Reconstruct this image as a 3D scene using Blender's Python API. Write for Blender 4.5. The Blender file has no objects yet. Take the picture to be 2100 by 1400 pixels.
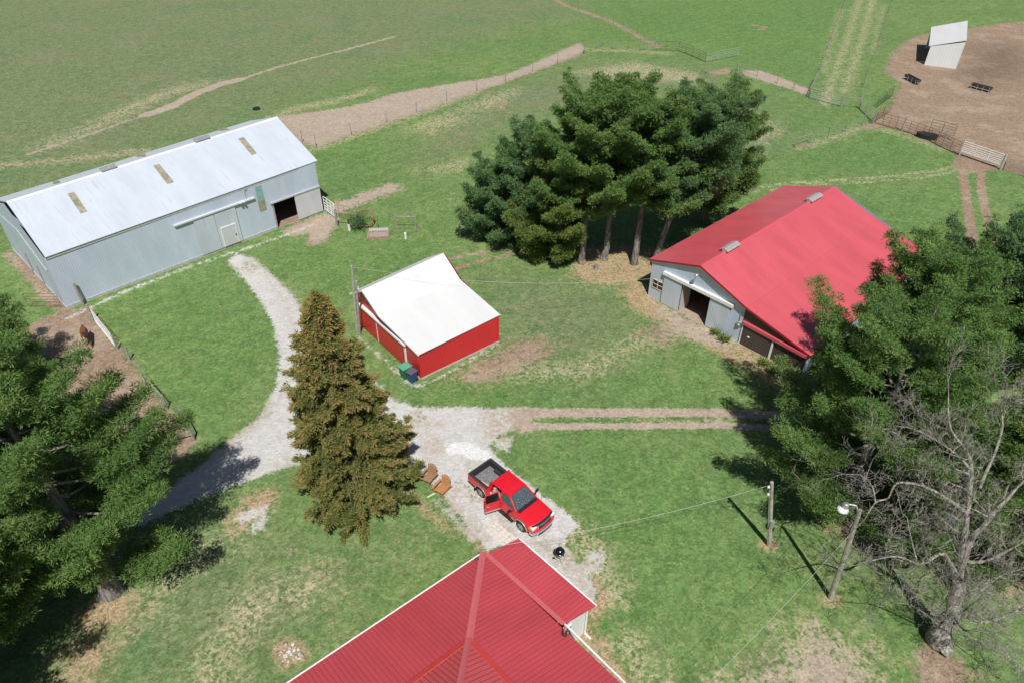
import bpy, bmesh, math, random
import numpy as np
from mathutils import Vector, Matrix

S = bpy.context.scene
COL = S.collection
R = math.radians
random.seed(7)
RNG = np.random.default_rng(11)

# ------------------------------------------------------------------ camera
CAM_H = 35.463
PITCH, ROLL, FPX = R(37.31), R(0.28), 1456.0          # lens measured on a 2100 px wide frame
_cp, _sp, _cr, _sr = math.cos(PITCH), math.sin(PITCH), math.cos(ROLL), math.sin(ROLL)
_r0, _f, _u0 = Vector((1, 0, 0)), Vector((0, _cp, -_sp)), Vector((0, _sp, _cp))
C_R, C_U, C_F = _cr*_r0 + _sr*_u0, -_sr*_r0 + _cr*_u0, _f
cam_d = bpy.data.cameras.new('camera')
cam_d.sensor_width = 36.0
cam_d.lens = FPX/2100*36
cam_d.clip_start, cam_d.clip_end = 0.5, 9000
cam = bpy.data.objects.new('camera', cam_d)
COL.objects.link(cam)
M = Matrix((C_R, C_U, -C_F)).transposed().to_4x4()
M.translation = (0, 0, CAM_H)
cam.matrix_world = M
S.camera = cam

# ------------------------------------------------------------------ sky, sun, exposure
SUN = Vector((0.08, -0.64, 1.0)).normalized()          # towards the sun
sun_el = math.asin(SUN.z)
sun_az = math.atan2(SUN.x, SUN.y)
w = bpy.data.worlds.new('World')
S.world = w
w.use_nodes = True
wn = w.node_tree
bg = wn.nodes['Background']
sky = wn.nodes.new('ShaderNodeTexSky')
sky.sky_type = 'NISHITA'
sky.sun_disc = False
sky.sun_elevation = sun_el
sky.sun_rotation = sun_az
sky.air_density = 1.0
sky.dust_density = 0.6
wn.links.new(sky.outputs[0], bg.inputs[0])
bg.inputs[1].default_value = 0.052
sl = bpy.data.lights.new('sun', 'SUN')
sl.energy = 4.9
sl.angle = R(0.5)
sl.color = (1.0, 0.975, 0.935)
so = bpy.data.objects.new('sun', sl)
COL.objects.link(so)
so.rotation_euler = SUN.to_track_quat('Z', 'Y').to_euler()
so.location = (0, -20, 60)
S.view_settings.view_transform = 'Standard'
S.view_settings.look = 'None'
S.view_settings.exposure = 0.0
S.view_settings.gamma = 1.0
S.view_settings.use_curve_mapping = False
S.cycles.max_bounces = 6
S.cycles.transparent_max_bounces = 8

# ------------------------------------------------------------------ helpers
def P(x, y, z=0.0):
    """world point at height z seen at photo position (x, y) of the 2100 x 1400 frame"""
    v = (x-1050)*C_R - (y-700)*C_U + FPX*C_F
    t = (z-CAM_H)/v.z
    return Vector((v.x*t, v.y*t, z))

def P2(x, y): 
    p = P(x, y)
    return (p.x, p.y)

def lerp(a, b, t): return a + (b-a)*t

class MB:
    """collects faces; build() links them as one mesh object"""
    def __init__(s): s.v, s.f, s.uv = [], [], []
    def face(s, pts, uv=None):
        i = len(s.v)
        s.v += [tuple(p) for p in pts]
        s.f.append(tuple(range(i, i+len(pts))))
        s.uv.append(uv if uv else [(0, 0)]*len(pts))
        return s
    def mesh(s, vs, fs, M=None):
        i = len(s.v)
        s.v += [tuple(M @ Vector(p)) if M else tuple(p) for p in vs]
        for f in fs:
            s.f.append(tuple(i+k for k in f)); s.uv.append([(0, 0)]*len(f))
        return s
    def box(s, lo, hi, M=None):
        (a, b, c), (d, e, f) = lo, hi
        vs = [(a,b,c),(d,b,c),(d,e,c),(a,e,c),(a,b,f),(d,b,f),(d,e,f),(a,e,f)]
        return s.mesh(vs, [(0,3,2,1),(4,5,6,7),(0,1,5,4),(1,2,6,5),(2,3,7,6),(3,0,4,7)], M)
    def bevbox(s, lo, hi, b=0.03, M=None, seg=2):
        bm = bmesh.new()
        bmesh.ops.create_cube(bm, size=1)
        for v in bm.verts:
            v.co = Vector([lo[k] + (v.co[k]+.5)*(hi[k]-lo[k]) for k in range(3)])
        bmesh.ops.bevel(bm, geom=bm.edges[:], offset=b, segments=seg, affect='EDGES', profile=0.6)
        bm.verts.index_update()
        s.mesh([v.co[:] for v in bm.verts], [[v.index for v in f.verts] for f in bm.faces], M)
        bm.free()
        return s
    def bar(s, p, q, w, h=None, up=(0, 0, 1)):
        """box beam of width w and height h from p to q"""
        p, q = Vector(p), Vector(q)
        h = h or w
        d = (q-p)
        L = d.length
        d.normalize()
        u = Vector(up)
        if abs(d.dot(u)) > .97: u = Vector((1, 0, 0))
        y = u.cross(d).normalized()
        z = d.cross(y)
        Mx = Matrix((d, y, z)).transposed().to_4x4(); Mx.translation = p
        return s.box((0, -w/2, -h/2), (L, w/2, h/2), Mx)
    def tube(s, pts, r, n=6, cap=True):
        pts = [Vector(p) for p in pts]
        rs = r if isinstance(r, (list, tuple)) else [r]*len(pts)
        rings = []
        prev = None
        for i, p in enumerate(pts):
            d = (pts[min(i+1, len(pts)-1)] - pts[max(i-1, 0)])
            if d.length < 1e-6: d = Vector((0, 0, 1))
            d.normalize()
            if prev is None:
                a = Vector((0, 0, 1)) if abs(d.z) < .9 else Vector((1, 0, 0))
                x = d.cross(a).normalized()
            else:
                x = (prev - d*prev.dot(d))
                x = x.normalized() if x.length > 1e-5 else d.orthogonal().normalized()
            prev = x
            y = d.cross(x)
            rings.append([p + (x*math.cos(2*math.pi*k/n) + y*math.sin(2*math.pi*k/n))*rs[i] for k in range(n)])
        i0 = len(s.v)
        for rg in rings: s.v += [tuple(p) for p in rg]
        for i in range(len(rings)-1):
            for k in range(n):
                a, b = i0+i*n+k, i0+i*n+(k+1) % n
                s.f.append((a, b, b+n, a+n)); s.uv.append([(0, 0)]*4)
        if cap:
            s.f.append(tuple(i0+k for k in range(n))[::-1]); s.uv.append([(0, 0)]*n)
            e = i0+(len(rings)-1)*n
            s.f.append(tuple(e+k for k in range(n))); s.uv.append([(0, 0)]*n)
        return s
    def lathe(s, prof, c=(0, 0, 0), n=24, M=None):
        """profile [(r, z)] turned about z"""
        i0 = len(s.v)
        c = Vector(c)
        for r_, z in prof:
            for k in range(n):
                a = 2*math.pi*k/n
                p = Vector((r_*math.cos(a), r_*math.sin(a), z))
                s.v.append(tuple((M @ p if M else p) + c))
        for i in range(len(prof)-1):
            for k in range(n):
                a, b = i0+i*n+k, i0+i*n+(k+1) % n
                s.f.append((a, b, b+n, a+n)); s.uv.append([(0, 0)]*4)
        return s
    def prism(s, poly, y0, y1, M=None):
        """polygon in x,z extruded along y from y0 to y1 (any simple polygon)"""
        n = len(poly)
        vs = [(x, y0, z) for x, z in poly] + [(x, y1, z) for x, z in poly]
        fs = [tuple(range(n)), tuple(range(2*n-1, n-1, -1))]
        fs += [(k, k+n, (k+1) % n+n, (k+1) % n) for k in range(n)]
        return s.mesh(vs, fs, M)
    def slab(s, pts, t, uv=None, down=None):
        """planar polygon given as its top face, with thickness t"""
        pts = [Vector(p) for p in pts]
        nrm = (pts[1]-pts[0]).cross(pts[2]-pts[0]).normalized()
        if down is None and nrm.z < 0:
            pts = pts[::-1]; nrm = -nrm
            uv = uv[::-1] if uv else None
        lo = [p - nrm*t for p in pts]
        s.face(pts, uv)
        s.face(lo[::-1], uv[::-1] if uv else None)
        n = len(pts)
        for k in range(n):
            s.face([pts[k], lo[k], lo[(k+1) % n], pts[(k+1) % n]])
        return s
    def build(s, name, mat, parent=None, smooth=False, world=True):
        me = bpy.data.meshes.new(name)
        vs = [Vector(p) for p in s.v]
        o = bpy.data.objects.new(name, me)
        COL.objects.link(o)
        if parent is None:
            n = len(vs)
            org = Vector((sum(p.x for p in vs)/n, sum(p.y for p in vs)/n, min(p.z for p in vs)))
            o.location = org
        else:
            o.parent = parent
            org = Vector((0, 0, 0))
            q = parent
            while q: org += Vector(q.location); q = q.parent
        if not world: org = Vector((0, 0, 0))
        me.from_pydata([tuple(p-org) for p in vs], [], s.f)
        uvl = me.uv_layers.new(name='UVMap')
        flat = [c for f in s.uv for u in f for c in u]
        uvl.data.foreach_set('uv', flat)
        if mat: me.materials.append(mat)
        bm = bmesh.new(); bm.from_mesh(me)
        bmesh.ops.remove_doubles(bm, verts=bm.verts[:], dist=1e-5)
        bmesh.ops.recalc_face_normals(bm, faces=bm.faces[:])
        bm.to_mesh(me); bm.free()
        if smooth:
            me.polygons.foreach_set('use_smooth', [True]*len(me.polygons))
            try: me.set_sharp_from_angle(angle=R(40))
            except Exception: pass
        return o

def tag(o, label=None, cat=None, group=None, kind=None):
    if label: o['label'] = label
    if cat: o['category'] = cat
    if group: o['group'] = group
    if kind: o['kind'] = kind
    return o

def empty(name, loc, label, cat, group=None):
    o = bpy.data.objects.new(name, None)
    COL.objects.link(o)
    o.location = loc
    o.empty_display_size = 0.2
    return tag(o, label, cat, group)

# ------------------------------------------------------------------ node shorthand
class NT:
    def __init__(s, name):
        s.m = bpy.data.materials.new(name); s.m.use_nodes = True
        s.t = s.m.node_tree
        s.b = s.t.nodes['Principled BSDF']
        s.pos = None
    def new(s, t): return s.t.nodes.new(t)
    def put(s, sock, v):
        if v is None: return
        if isinstance(v, bpy.types.NodeSocket): s.t.links.new(v, sock)
        elif isinstance(v, (tuple, list)) and len(v) == 3 and sock.type == 'RGBA': sock.default_value = (*v, 1)
        else: sock.default_value = v
    def P(s):
        if not s.pos: s.pos = s.new('ShaderNodeNewGeometry').outputs['Position']
        return s.pos
    def uv(s): return s.new('ShaderNodeUVMap').outputs[0]
    def obj(s): return s.new('ShaderNodeTexCoord').outputs['Object']
    def attr(s, n, out='Fac'):
        a = s.new('ShaderNodeAttribute'); a.attribute_name = n
        return a.outputs[out]
    def noise(s, scale, detail=3, rough=.55, vec=None, dist=0):
        n = s.new('ShaderNodeTexNoise')
        n.inputs['Scale'].default_value = scale; n.inputs['Detail'].default_value = detail
        n.inputs['Roughness'].default_value = rough; n.inputs['Distortion'].default_value = dist
        s.put(n.inputs['Vector'], vec if vec is not None else s.P())
        return n.outputs['Fac']
    def voro(s, scale, vec=None, feat='F1', out='Distance'):
        n = s.new('ShaderNodeTexVoronoi'); n.feature = feat
        n.inputs['Scale'].default_value = scale
        s.put(n.inputs['Vector'], vec if vec is not None else s.P())
        return n.outputs[out]
    def math(s, op, a, b=None, c=None, clamp=False):
        n = s.new('ShaderNodeMath'); n.operation = op; n.use_clamp = clamp
        for k, v in enumerate((a, b, c)): s.put(n.inputs[k], v)
        return n.outputs[0]
    def mr(s, v, a, b, c=0.0, d=1.0, smooth=True):
        n = s.new('ShaderNodeMapRange'); n.interpolation_type = 'SMOOTHSTEP' if smooth else 'LINEAR'
        for k, x in zip(('Value', 'From Min', 'From Max', 'To Min', 'To Max'), (v, a, b, c, d)):
            s.put(n.inputs[k], x)
        return n.outputs[0]
    def mix(s, f, a, b, mode='MIX'):
        n = s.new('ShaderNodeMix'); n.data_type = 'RGBA'; n.blend_type = mode
        s.put(n.inputs['Factor'], f); s.put(n.inputs[6], a); s.put(n.inputs[7], b)
        return n.outputs[2]
    def vmul(s, v, xyz):
        n = s.new('ShaderNodeVectorMath'); n.operation = 'MULTIPLY'
        s.put(n.inputs[0], v); n.inputs[1].default_value = xyz
        return n.outputs[0]
    def sep(s, v):
        n = s.new('ShaderNodeSeparateXYZ'); s.put(n.inputs[0], v)
        return n.outputs
    def bump(s, h, strength=.3, dist=.05):
        n = s.new('ShaderNodeBump'); n.inputs['Strength'].default_value = strength
        n.inputs['Distance'].default_value = dist
        s.put(n.inputs['Height'], h)
        s.t.links.new(n.outputs[0], s.b.inputs['Normal'])
        return s
    def out(s, col=None, rough=.7, metal=0.0, spec=.5, **kw):
        s.put(s.b.inputs['Base Color'], col); s.put(s.b.inputs['Roughness'], rough)
        s.put(s.b.inputs['Metallic'], metal); s.put(s.b.inputs['Specular IOR Level'], spec)
        for k, v in kw.items(): s.put(s.b.inputs[k], v)
        return s.m

def plain(name, col, rough=.6, metal=0.0, var=.12, scale=6.0, spec=.4, bump=0.0):
    """one paint with slight wear: blotchy tone and fine grain"""
    n = NT(name)
    a = n.noise(scale, 4, .6)
    b = n.noise(scale*7, 2)
    f = n.math('ADD', n.math('MULTIPLY', a, .7), n.math('MULTIPLY', b, .3))
    lo = tuple(c*(1-var) for c in col); hi = tuple(min(1, c*(1+var)) for c in col)
    c = n.mix(n.mr(f, .3, .7), lo, hi)
    if bump: n.bump(f, bump, .02)
    return n.out(c, n.mr(a, .3, .7, max(.02, rough-.08), min(1, rough+.08)), metal, spec)

def ribbed(name, col, period=.23, rough=.4, metal=0.0, var=.08, stain=None, stain_amt=.3, line=.25, spec=.5, wide=.16, bump=.5):
    """profiled metal sheet; UV x runs across the ribs in metres, UV y along them"""
    n = NT(name)
    uv = n.uv()
    x = n.sep(uv)[0]
    t = n.math('FRACT', n.math('DIVIDE', x, period))
    d = n.math('ABSOLUTE', n.math('SUBTRACT', t, .5))             # 0 on the rib
    rib = n.mr(d, wide, wide*.35)                                   # 1 on the rib top
    groove = n.mr(n.math('ABSOLUTE', n.math('SUBTRACT', d, wide)), .07, .0)
    big = n.noise(.5, 4, .6, n.vmul(uv, (1, .35, 1)))
    streak = n.noise(3.0, 3, .6, n.vmul(uv, (1, .12, 1)))
    lo = tuple(c*(1-var) for c in col); hi = tuple(min(1, c*(1+var)) for c in col)
    c = n.mix(n.mr(big, .3, .7), lo, hi)
    sheet = n.new('ShaderNodeTexWhiteNoise'); sheet.noise_dimensions = '1D'
    n.put(sheet.inputs['W'], n.math('FLOOR', n.math('DIVIDE', x, .92)))
    c = n.mix(n.math('MULTIPLY', sheet.outputs[0], var), c, tuple(q*.8 for q in col))
    if stain:
        m = n.math('MULTIPLY', n.mr(streak, .5, .75), n.mr(big, .4, .7))
        c = n.mix(n.math('MULTIPLY', m, stain_amt), c, stain)
    c = n.mix(n.math('MULTIPLY', groove, line), c, tuple(q*.45 for q in col))
    n.bump(rib, bump, .03)
    return n.out(c, n.mr(streak, .3, .7, rough-.05, rough+.1), metal, spec)

# ------------------------------------------------------------------ ground
# regions of bare soil, gravel, straw ... as outlines on the ground: (channel, sheet name, softness in m, outline, width)
# width None = closed outline; a number (or a pair) = a track of that width along the line
REG = [
 # gravel drive: barn door - curve - house pad, and its leg under the left pines
 ('gravel', 'gravel_driveway', .55, [(466,536),(488,520),(520,530),(556,560),(600,605),(645,660),(700,720),(760,775),(810,822),(870,836),(960,834),(1046,838),(1046,882),(1020,893),(990,906),(880,880),(820,900),(740,930),(590,955),(500,988),(420,1018),(350,1046),(260,1090),(120,1168),(-60,1262),(-60,1188),(110,1120),(240,1062),(330,1018),(400,962),(462,910),(512,872),(545,832),(566,790),(574,740),(566,680),(540,625),(505,578)], None),
 ('gravel', 'gravel_driveway', .35, [(800,850),(1040,846),(1052,876),(1020,895),(1004,914),(1034,952),(1100,1004),(1166,1054),(1188,1078),(1158,1100),(1172,1140),(1208,1180),(1228,1218),(1210,1240),(1140,1180),(1050,1110),(1000,1130),(984,1108),(940,1054),(896,1002),(858,962),(790,930)], None),
 ('gravel', 'gravel_driveway', .5, [(140,652),(260,596),(400,543),(480,518),(560,492),(640,462)], .3),
 ('dirt', None, 2.2, [(935,772),(975,745),(1020,728),(1058,702),(1092,690),(1130,706),(1122,730),(1080,748),(1040,768),(992,782)], None),
 ('dirt', None, 2.8, [(1318,690),(1352,668),(1396,678),(1385,698),(1345,706)], None),
 ('gravel', None, .8, [(500,1060),(540,1048),(530,1076)], .7),
 ('gravel', None, .7, [(1010,905),(1050,895),(1040,925)], None),
 ('gravel', None, .6, [(975,1105),(900,1030)], .25),
 ('gravel', None, .5, [(735,690),(790,740),(850,795),(900,775),(1020,706)], .1),
 ('gravel', None, .5, [(1210,1160),(1222,1145)], 1.0),
 ('white', 'limestone_patch', .25, [(914,918),(926,908),(964,906),(984,918),(1002,925),(1012,938),(1000,944),(968,941),(940,930),(918,932)], None),
 # dirt: ruts to the right
 ('dirt', 'dirt_track', .24, [(1030,845),(1180,846),(1330,845),(1480,846),(1640,853),(1820,872)], .95),
 ('dirt', 'dirt_track', .24, [(1030,874),(1180,873),(1330,872),(1480,871),(1640,880),(1820,900)], .68),
 ('dirt', None, .8, [(1000,838),(1100,838),(1088,880),(1030,888)], None),
 # faint ruts behind the shed and in the north-east
 ('dirt', None, .5, [(880,545),(930,529),(985,518),(1040,508)], .5),
 ('dirt', None, .5, [(900,566),(945,548),(1010,530),(1060,520)], .5),
 ('straw', None, .35, [(1420,398),(1520,387),(1640,374),(1760,367),(1860,358),(1920,350),(1966,340)], .5),
 ('straw', None, .35, [(1430,408),(1540,394),(1660,380),(1780,374),(1880,366),(1940,356),(1976,346)], .42),
 ('dirt', 'dirt_ruts', .4, [(1974,345),(1978,385),(1985,430),(1992,480),(1996,520)], 1.0),
 ('dirt', 'dirt_ruts', .4, [(2012,345),(2012,390),(2022,435),(2034,485),(2044,540)], .9),
 ('dirt', 'dirt_ruts', .7, [(1950,338),(1962,318),(2000,325),(2048,348),(2030,352),(2004,356),(1970,352)], None),
 # cattle yard
 ('dirt', 'cattle_yard', 1.6, [(1828,112),(1852,88),(1885,72),(1960,64),(2060,48),(2400,20),(2400,430),(2100,362),(2048,346),(1965,318),(1930,302),(1849,269),(1795,255),(1792,236),(1822,222),(1838,196),(1846,170),(1816,150)], None),
 # horse lot under the left pines
 ('dirt', 'horse_lot', .9, [(138,638),(178,630),(200,655),(240,712),(268,740),(304,797),(345,840),(380,860),(402,902),(380,935),(330,960),(240,985),(120,1010),(-60,1030),(-140,900),(-60,760),(30,690),(90,650)], None),
 ('dirt', None, .8, [(15,520),(60,560),(90,600),(134,636)], 1.0),
 # lane behind the grey barn
 ('dirt', 'dirt_lane', 1.2, [(560,240),(640,230),(700,222),(762,208),(800,194),(900,176),(980,164),(1040,153),(1100,128),(1150,104),(1190,88),(1202,102),(1188,116),(1140,132),(1085,152),(1037,170),(979,189),(917,211),(854,234),(793,254),(720,279),(650,303),(600,290)], None),
 ('dirt', None, 1.6, [(300,318),(220,348),(140,372)], 1.6),
 # soil round the grey barn's open door and past the white gate
 ('dirt', 'barn_apron', .8, [(575,474),(610,458),(650,444),(668,438),(694,446),(690,462),(672,492),(648,497),(630,480),(600,486)], None),
 ('dirt', None, 1.6, [(690,428),(730,412),(770,398),(800,386)], 2.2),
 ('dirt', None, 1.2, [(650,480),(644,495)], 1.5),
 # cow path across the pasture and its straw verge
 ('dirt', 'cow_path', .5, [(60,316),(110,300),(190,274),(250,252),(300,236)], .6),
 ('dirt', 'cow_path', .5, [(300,236),(345,222),(372,208),(402,192),(430,182),(455,172),(490,164)], 2.0),
 ('dirt', 'cow_path', .5, [(490,165),(560,141),(640,119),(700,105),(760,89),(812,75)], .75),
 ('straw', None, 4.0, [(110,295),(190,262),(260,230),(320,200),(380,180),(420,172)], 1.5),
 ('straw', None, 1.6, [(225,240),(270,220),(330,195),(380,183)], 2.0),
 ('dirt', 'far_path', 1.0, [(1130,-6),(1160,12),(1200,26),(1250,44),(1290,64),(1318,80),(1350,97)], 1.3),
 ('straw', 'far_path', 1.6, [(1692,215),(1716,140),(1738,80),(1754,30),(1766,-10)], 1.0),
 ('straw', 'far_path', 1.5, [(1732,190),(1752,130),(1772,65),(1788,10),(1792,-10)], 1.0),
 ('straw', None, 1.6, [(1690,150),(1700,105),(1712,60),(1726,20)], .3),
 ('straw', None, 1.6, [(1790,110),(1800,60),(1812,10)], .1),
 ('dirt', None, 1.5, [(1455,150),(1480,142),(1500,138),(1496,152),(1462,156)], None),
 ('dirt', 'eroded_bank', 1.2, [(1520,144),(1560,146),(1600,158),(1640,176),(1662,182),(1650,196),(1620,182),(1580,172),(1540,160),(1514,150)], None),
 ('dirt', None, .8, [(1543,52),(1572,56),(1556,62)], .9),
 ('straw', None, 1.6, [(1195,102),(1260,104),(1320,106),(1366,110)], 1.0),
 ('straw', None, 1.6, [(1640,303),(1700,286),(1770,261),(1800,262),(1850,276),(1930,306)], .9),
 ('straw', None, 1.4, [(640,308),(720,282),(854,236),(979,191)], .9),
 ('dirt', None, .8, [(1640,300),(1660,297)], .9),
 ('dirt', None, .9, [(1775,262),(1802,257)], 1.6),
 # wood chips before the red-roofed barn, needles under the pines
 ('litter', 'chip_apron', .9, [(1300,548),(1330,600),(1395,645),(1450,678),(1520,705),(1580,740),(1640,790),(1600,800),(1540,762),(1470,724),(1400,690),(1350,664),(1292,628),(1275,604)], None),
 ('litter', None, 1.3, [(1180,545),(1170,570),(1230,585),(1290,588),(1345,560),(1350,520),(1280,500),(1180,515)], None),
 ('litter', None, 1.6, [(1400,655),(1450,640),(1400,600)], None),
 ('litter', None, 1.3, [(170,1250),(215,1205),(270,1225),(290,1262),(215,1290),(150,1330)], None),
 ('litter', None, 1.8, [(110,1400),(160,1300),(240,1300),(180,1420)], None),
 ('litter', None, .9, [(460,1078),(490,1030),(520,1008),(562,1000),(572,1024),(536,1062),(500,1086)], None),
 ('litter', None, 1.2, [(1700,1090),(1750,1050),(1840,1050),(1850,1110),(1780,1130)], None),
 ('litter', None, .6, [(556,1330),(575,1312),(610,1310),(632,1336),(612,1360),(580,1372)], None),
 ('litter', None, .5, [(970,1120),(985,1085),(1005,1120),(990,1140)], None),
 ('litter', None, .5, [(1204,1300),(1220,1320),(1252,1370),(1280,1410)], 1.1),
 ('litter', None, .7, [(1190,1170),(1235,1225),(1215,1260)], .9),
 ('litter', None, .4, [(1572,1120),(1584,1118)], .8),
 ('litter', None, .4, [(1698,1228),(1712,1226)], .8),
 ('litter', None, 1.5, [(2040,1150),(2100,1130),(2140,1200),(2060,1230)], None),
 ('litter', None, .8, [(820,1000),(930,1090)], .5),
 # straw-coloured turf
 ('straw', None, 2.0, [(1600,1310),(1660,1280),(1720,1300),(1790,1340),(1800,1420),(1440,1420),(1520,1376),(1570,1370)], None),
 ('dirt', None, 1.0, [(1880,1330),(1910,1315),(1960,1345),(2000,1380),(1940,1420),(1880,1390)], None),
 ('straw', None, 3.4, [(930,230),(1000,200),(1060,185),(1020,220)], None),
 ('straw', None, 2.6, [(1180,150),(1300,128),(1420,150),(1440,170),(1250,160)], None),
 ('straw', None, 3.6, [(840,260),(920,235),(960,240),(880,275)], None),
 ('straw', None, 2.2, [(870,350),(950,330),(940,350)], None),
 ('straw', None, 2.2, [(1540,230),(1600,270),(1560,290)], None),
 ('straw', None, 2.0, [(1290,1330),(1310,1370),(1330,1400)], 1.1),
 ('straw', None, 1.6, [(1180,1100),(1230,1150),(1250,1210)], 1.6),
 ('straw', None, 2.0, [(1020,760),(1200,760),(1330,690)], 1.0),
 ('straw', None, 1.5, [(575,590),(600,640)], .8),
 ('straw', None, 2.6, [(300,1260),(360,1150),(470,1110)], .2),
 ('straw', None, 2.2, [(420,1400),(520,1240),(640,1200)], 1.4),
 ('straw', None, 1.5, [(555,245),(600,225),(700,205),(760,185)], 1.6),
 ('straw', None, 1.8, [(0,340),(120,330),(300,310)], 1.2),
 ('worn', None, .6, [(500,522),(545,548),(590,590),(625,632),(655,690)], .5),
 ('worn', None, .5, [(540,560),(585,620),(606,690),(600,760),(570,830)], .1),
 ('worn', None, .6, [(400,965),(470,912),(520,870),(556,830)], .5),
 ('worn', None, .8, [(880,985),(930,1040),(985,1100)], .9),
 ('worn', None, .6, [(985,1000),(1020,1050),(1045,1095)], .2),
 ('worn', None, .9, [(985,838),(1060,838),(1060,890),(1000,900)], None),
 ('worn', None, .9, [(870,905),(900,900),(912,925),(880,935)], None),
 ('worn', None, .8, [(1100,1110),(1160,1150),(1220,1225)], .8),
 ('worn', None, .8, [(700,900),(800,880),(900,870)], .3),
 ('pale', None, 1.5, [(560,236),(640,226),(760,202),(900,170),(1040,152),(1150,106),(1190,88),(1202,102),(1140,132),(979,189),(854,234),(720,279),(640,306)], None),
 ('pale', None, .6, [(1030,858),(1480,858),(1640,866)], 4.0),
 ('pale', None, 1.5, [(575,474),(668,438),(696,446),(672,492),(640,500),(600,486)], None),
 ('pale', None, 1.5, [(1514,146),(1560,146),(1662,182),(1650,196),(1560,166)], None),
 ('pale', None, 1.5, [(60,316),(300,236),(430,182),(812,75)], 4.0),
 ('pale', None, 1.5, [(690,430),(800,380)], 4.0),
 ('dirt', None, 3.2, [(1640,1330),(1690,1310),(1760,1350),(1770,1420),(1560,1420),(1600,1380)], None),
 ('pale', None, 2.0, [(1500,1300),(1720,1280),(1840,1420),(1430,1420)], None),
 ('dirt', None, 3.0, [(1000,770),(1080,720),(1120,712),(1060,755)], None),
 ('dirt', None, 1.6, [(1345,625),(1395,645),(1450,675),(1500,702),(1490,715),(1430,700),(1370,670)], None),
 ('pale', None, 1.5, [(1330,610),(1400,640),(1520,705),(1480,730),(1380,690)], None),
 ('brush', None, 1.4, [(1525,1376),(1545,1332),(1590,1318),(1612,1352),(1580,1384)], None),
 ('wet', None, 4.0, [(1980,140),(2000,100),(2060,90),(2110,120),(2080,160),(2010,172),(1960,148)], None),
 ('wet', None, 2.0, [(1900,292),(1960,318),(1965,300),(1900,272)], None),
 ('wet', None, 2.0, [(2050,350),(2200,400),(2200,378),(2060,335)], None),
 # pasture (olive, grazed) west and north; lush green paddocks
 ('past', None, 9.0, [(-900,460),(0,440),(560,225),(900,100),(1190,30),(1190,-200),(-900,-200)], None),
 ('past', None, 6.0, [(1000,190),(1200,125),(1440,140),(1560,230),(1600,300),(1540,300),(1450,180),(1100,240),(900,340),(820,330)], None),
 ('past', None, 5.0, [(300,1100),(560,1110),(700,1140),(800,1110),(640,1300),(560,1400),(150,1420),(250,1300)], None),
 ('past', None, 5.0, [(1000,560),(1250,580),(1350,680),(1200,760),(1050,720),(1000,620)], None),
 ('lush', None, 5.0, [(1200,90),(1260,20),(1740,-30),(1650,180),(1520,130),(1400,80)], None),
 ('lush', None, 4.0, [(690,300),(800,290),(860,310),(760,390),(680,380)], None),
 ('lush', None, 4.0, [(300,600),(470,560),(550,690),(520,830),(420,880),(330,780)], None),
 ('lush', None, 4.0, [(560,520),(720,500),(900,500),(720,590),(650,600)], None),
 ('lush', None, 4.0, [(1640,310),(1850,280),(1950,320),(1850,352),(1650,360)], None),
 ('lush', None, 4.0, [(1720,400),(1960,380),(1960,500),(1850,470)], None),
 ('lush', None, 4.0, [(1120,930),(1460,930),(1500,1100),(1400,1250),(1280,1200),(1200,1040)], None),
 ('lush', None, 3.0, [(850,790),(1000,800),(1450,760),(1470,830),(900,830)], None),
]
CH = ['worn', 'pale', 'gravel', 'dirt', 'straw', 'litter', 'white', 'brush', 'wet', 'past', 'lush']

def seg_dist(px, py, a, b):
    ax, ay = a; bx, by = b
    dx, dy = bx-ax, by-ay
    L = dx*dx+dy*dy+1e-9
    t = np.clip(((px-ax)*dx+(py-ay)*dy)/L, 0, 1)
    return np.hypot(px-ax-t*dx, py-ay-t*dy)

WORLD = [[(-38.8,50.9),(-20.5,69.6),(-30.9,79.7),(-49.2,61.0)], [(12.3,53.5),(22.1,42.3),(38.8,57.0),(29.0,68.2)]]
for k in WORLD: REG.append(('dirt', 'barn_floor', .3, k, 'world'))

def region_value(px, py, pts, width, soft):
    """signed distance to the outline over softness: > 0 inside"""
    q = pts if width == 'world' else [P2(*p) for p in pts]
    if width == 'world': width = None
    pad = soft*2.5+1
    xs, ys = [a for a, _ in q], [b for _, b in q]
    wpad = pad + (width or 0)
    m = (px > min(xs)-wpad) & (px < max(xs)+wpad) & (py > min(ys)-wpad) & (py < max(ys)+wpad)
    out = np.full(px.shape, -2.0)
    if not m.any(): return out
    x, y = px[m], py[m]
    d = np.full(x.shape, 1e9)
    n = len(q)
    for k in range(n if width is None else n-1):
        d = np.minimum(d, seg_dist(x, y, q[k], q[(k+1) % n]))
    if width is None:
        ins = np.zeros(x.shape, bool)
        for k in range(n):
            (x0, y0), (x1, y1) = q[k], q[(k+1) % n]
            c = ((y0 > y) != (y1 > y))
            with np.errstate(divide='ignore', invalid='ignore'):
                c &= x < (x1-x0)*(y-y0)/(y1-y0+1e-12)+x0
            ins ^= c
        d = np.where(ins, d, -d)
    else:
        d = width/2-d
    out[m] = np.clip(d/soft, -2, 2)
    return out

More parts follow.
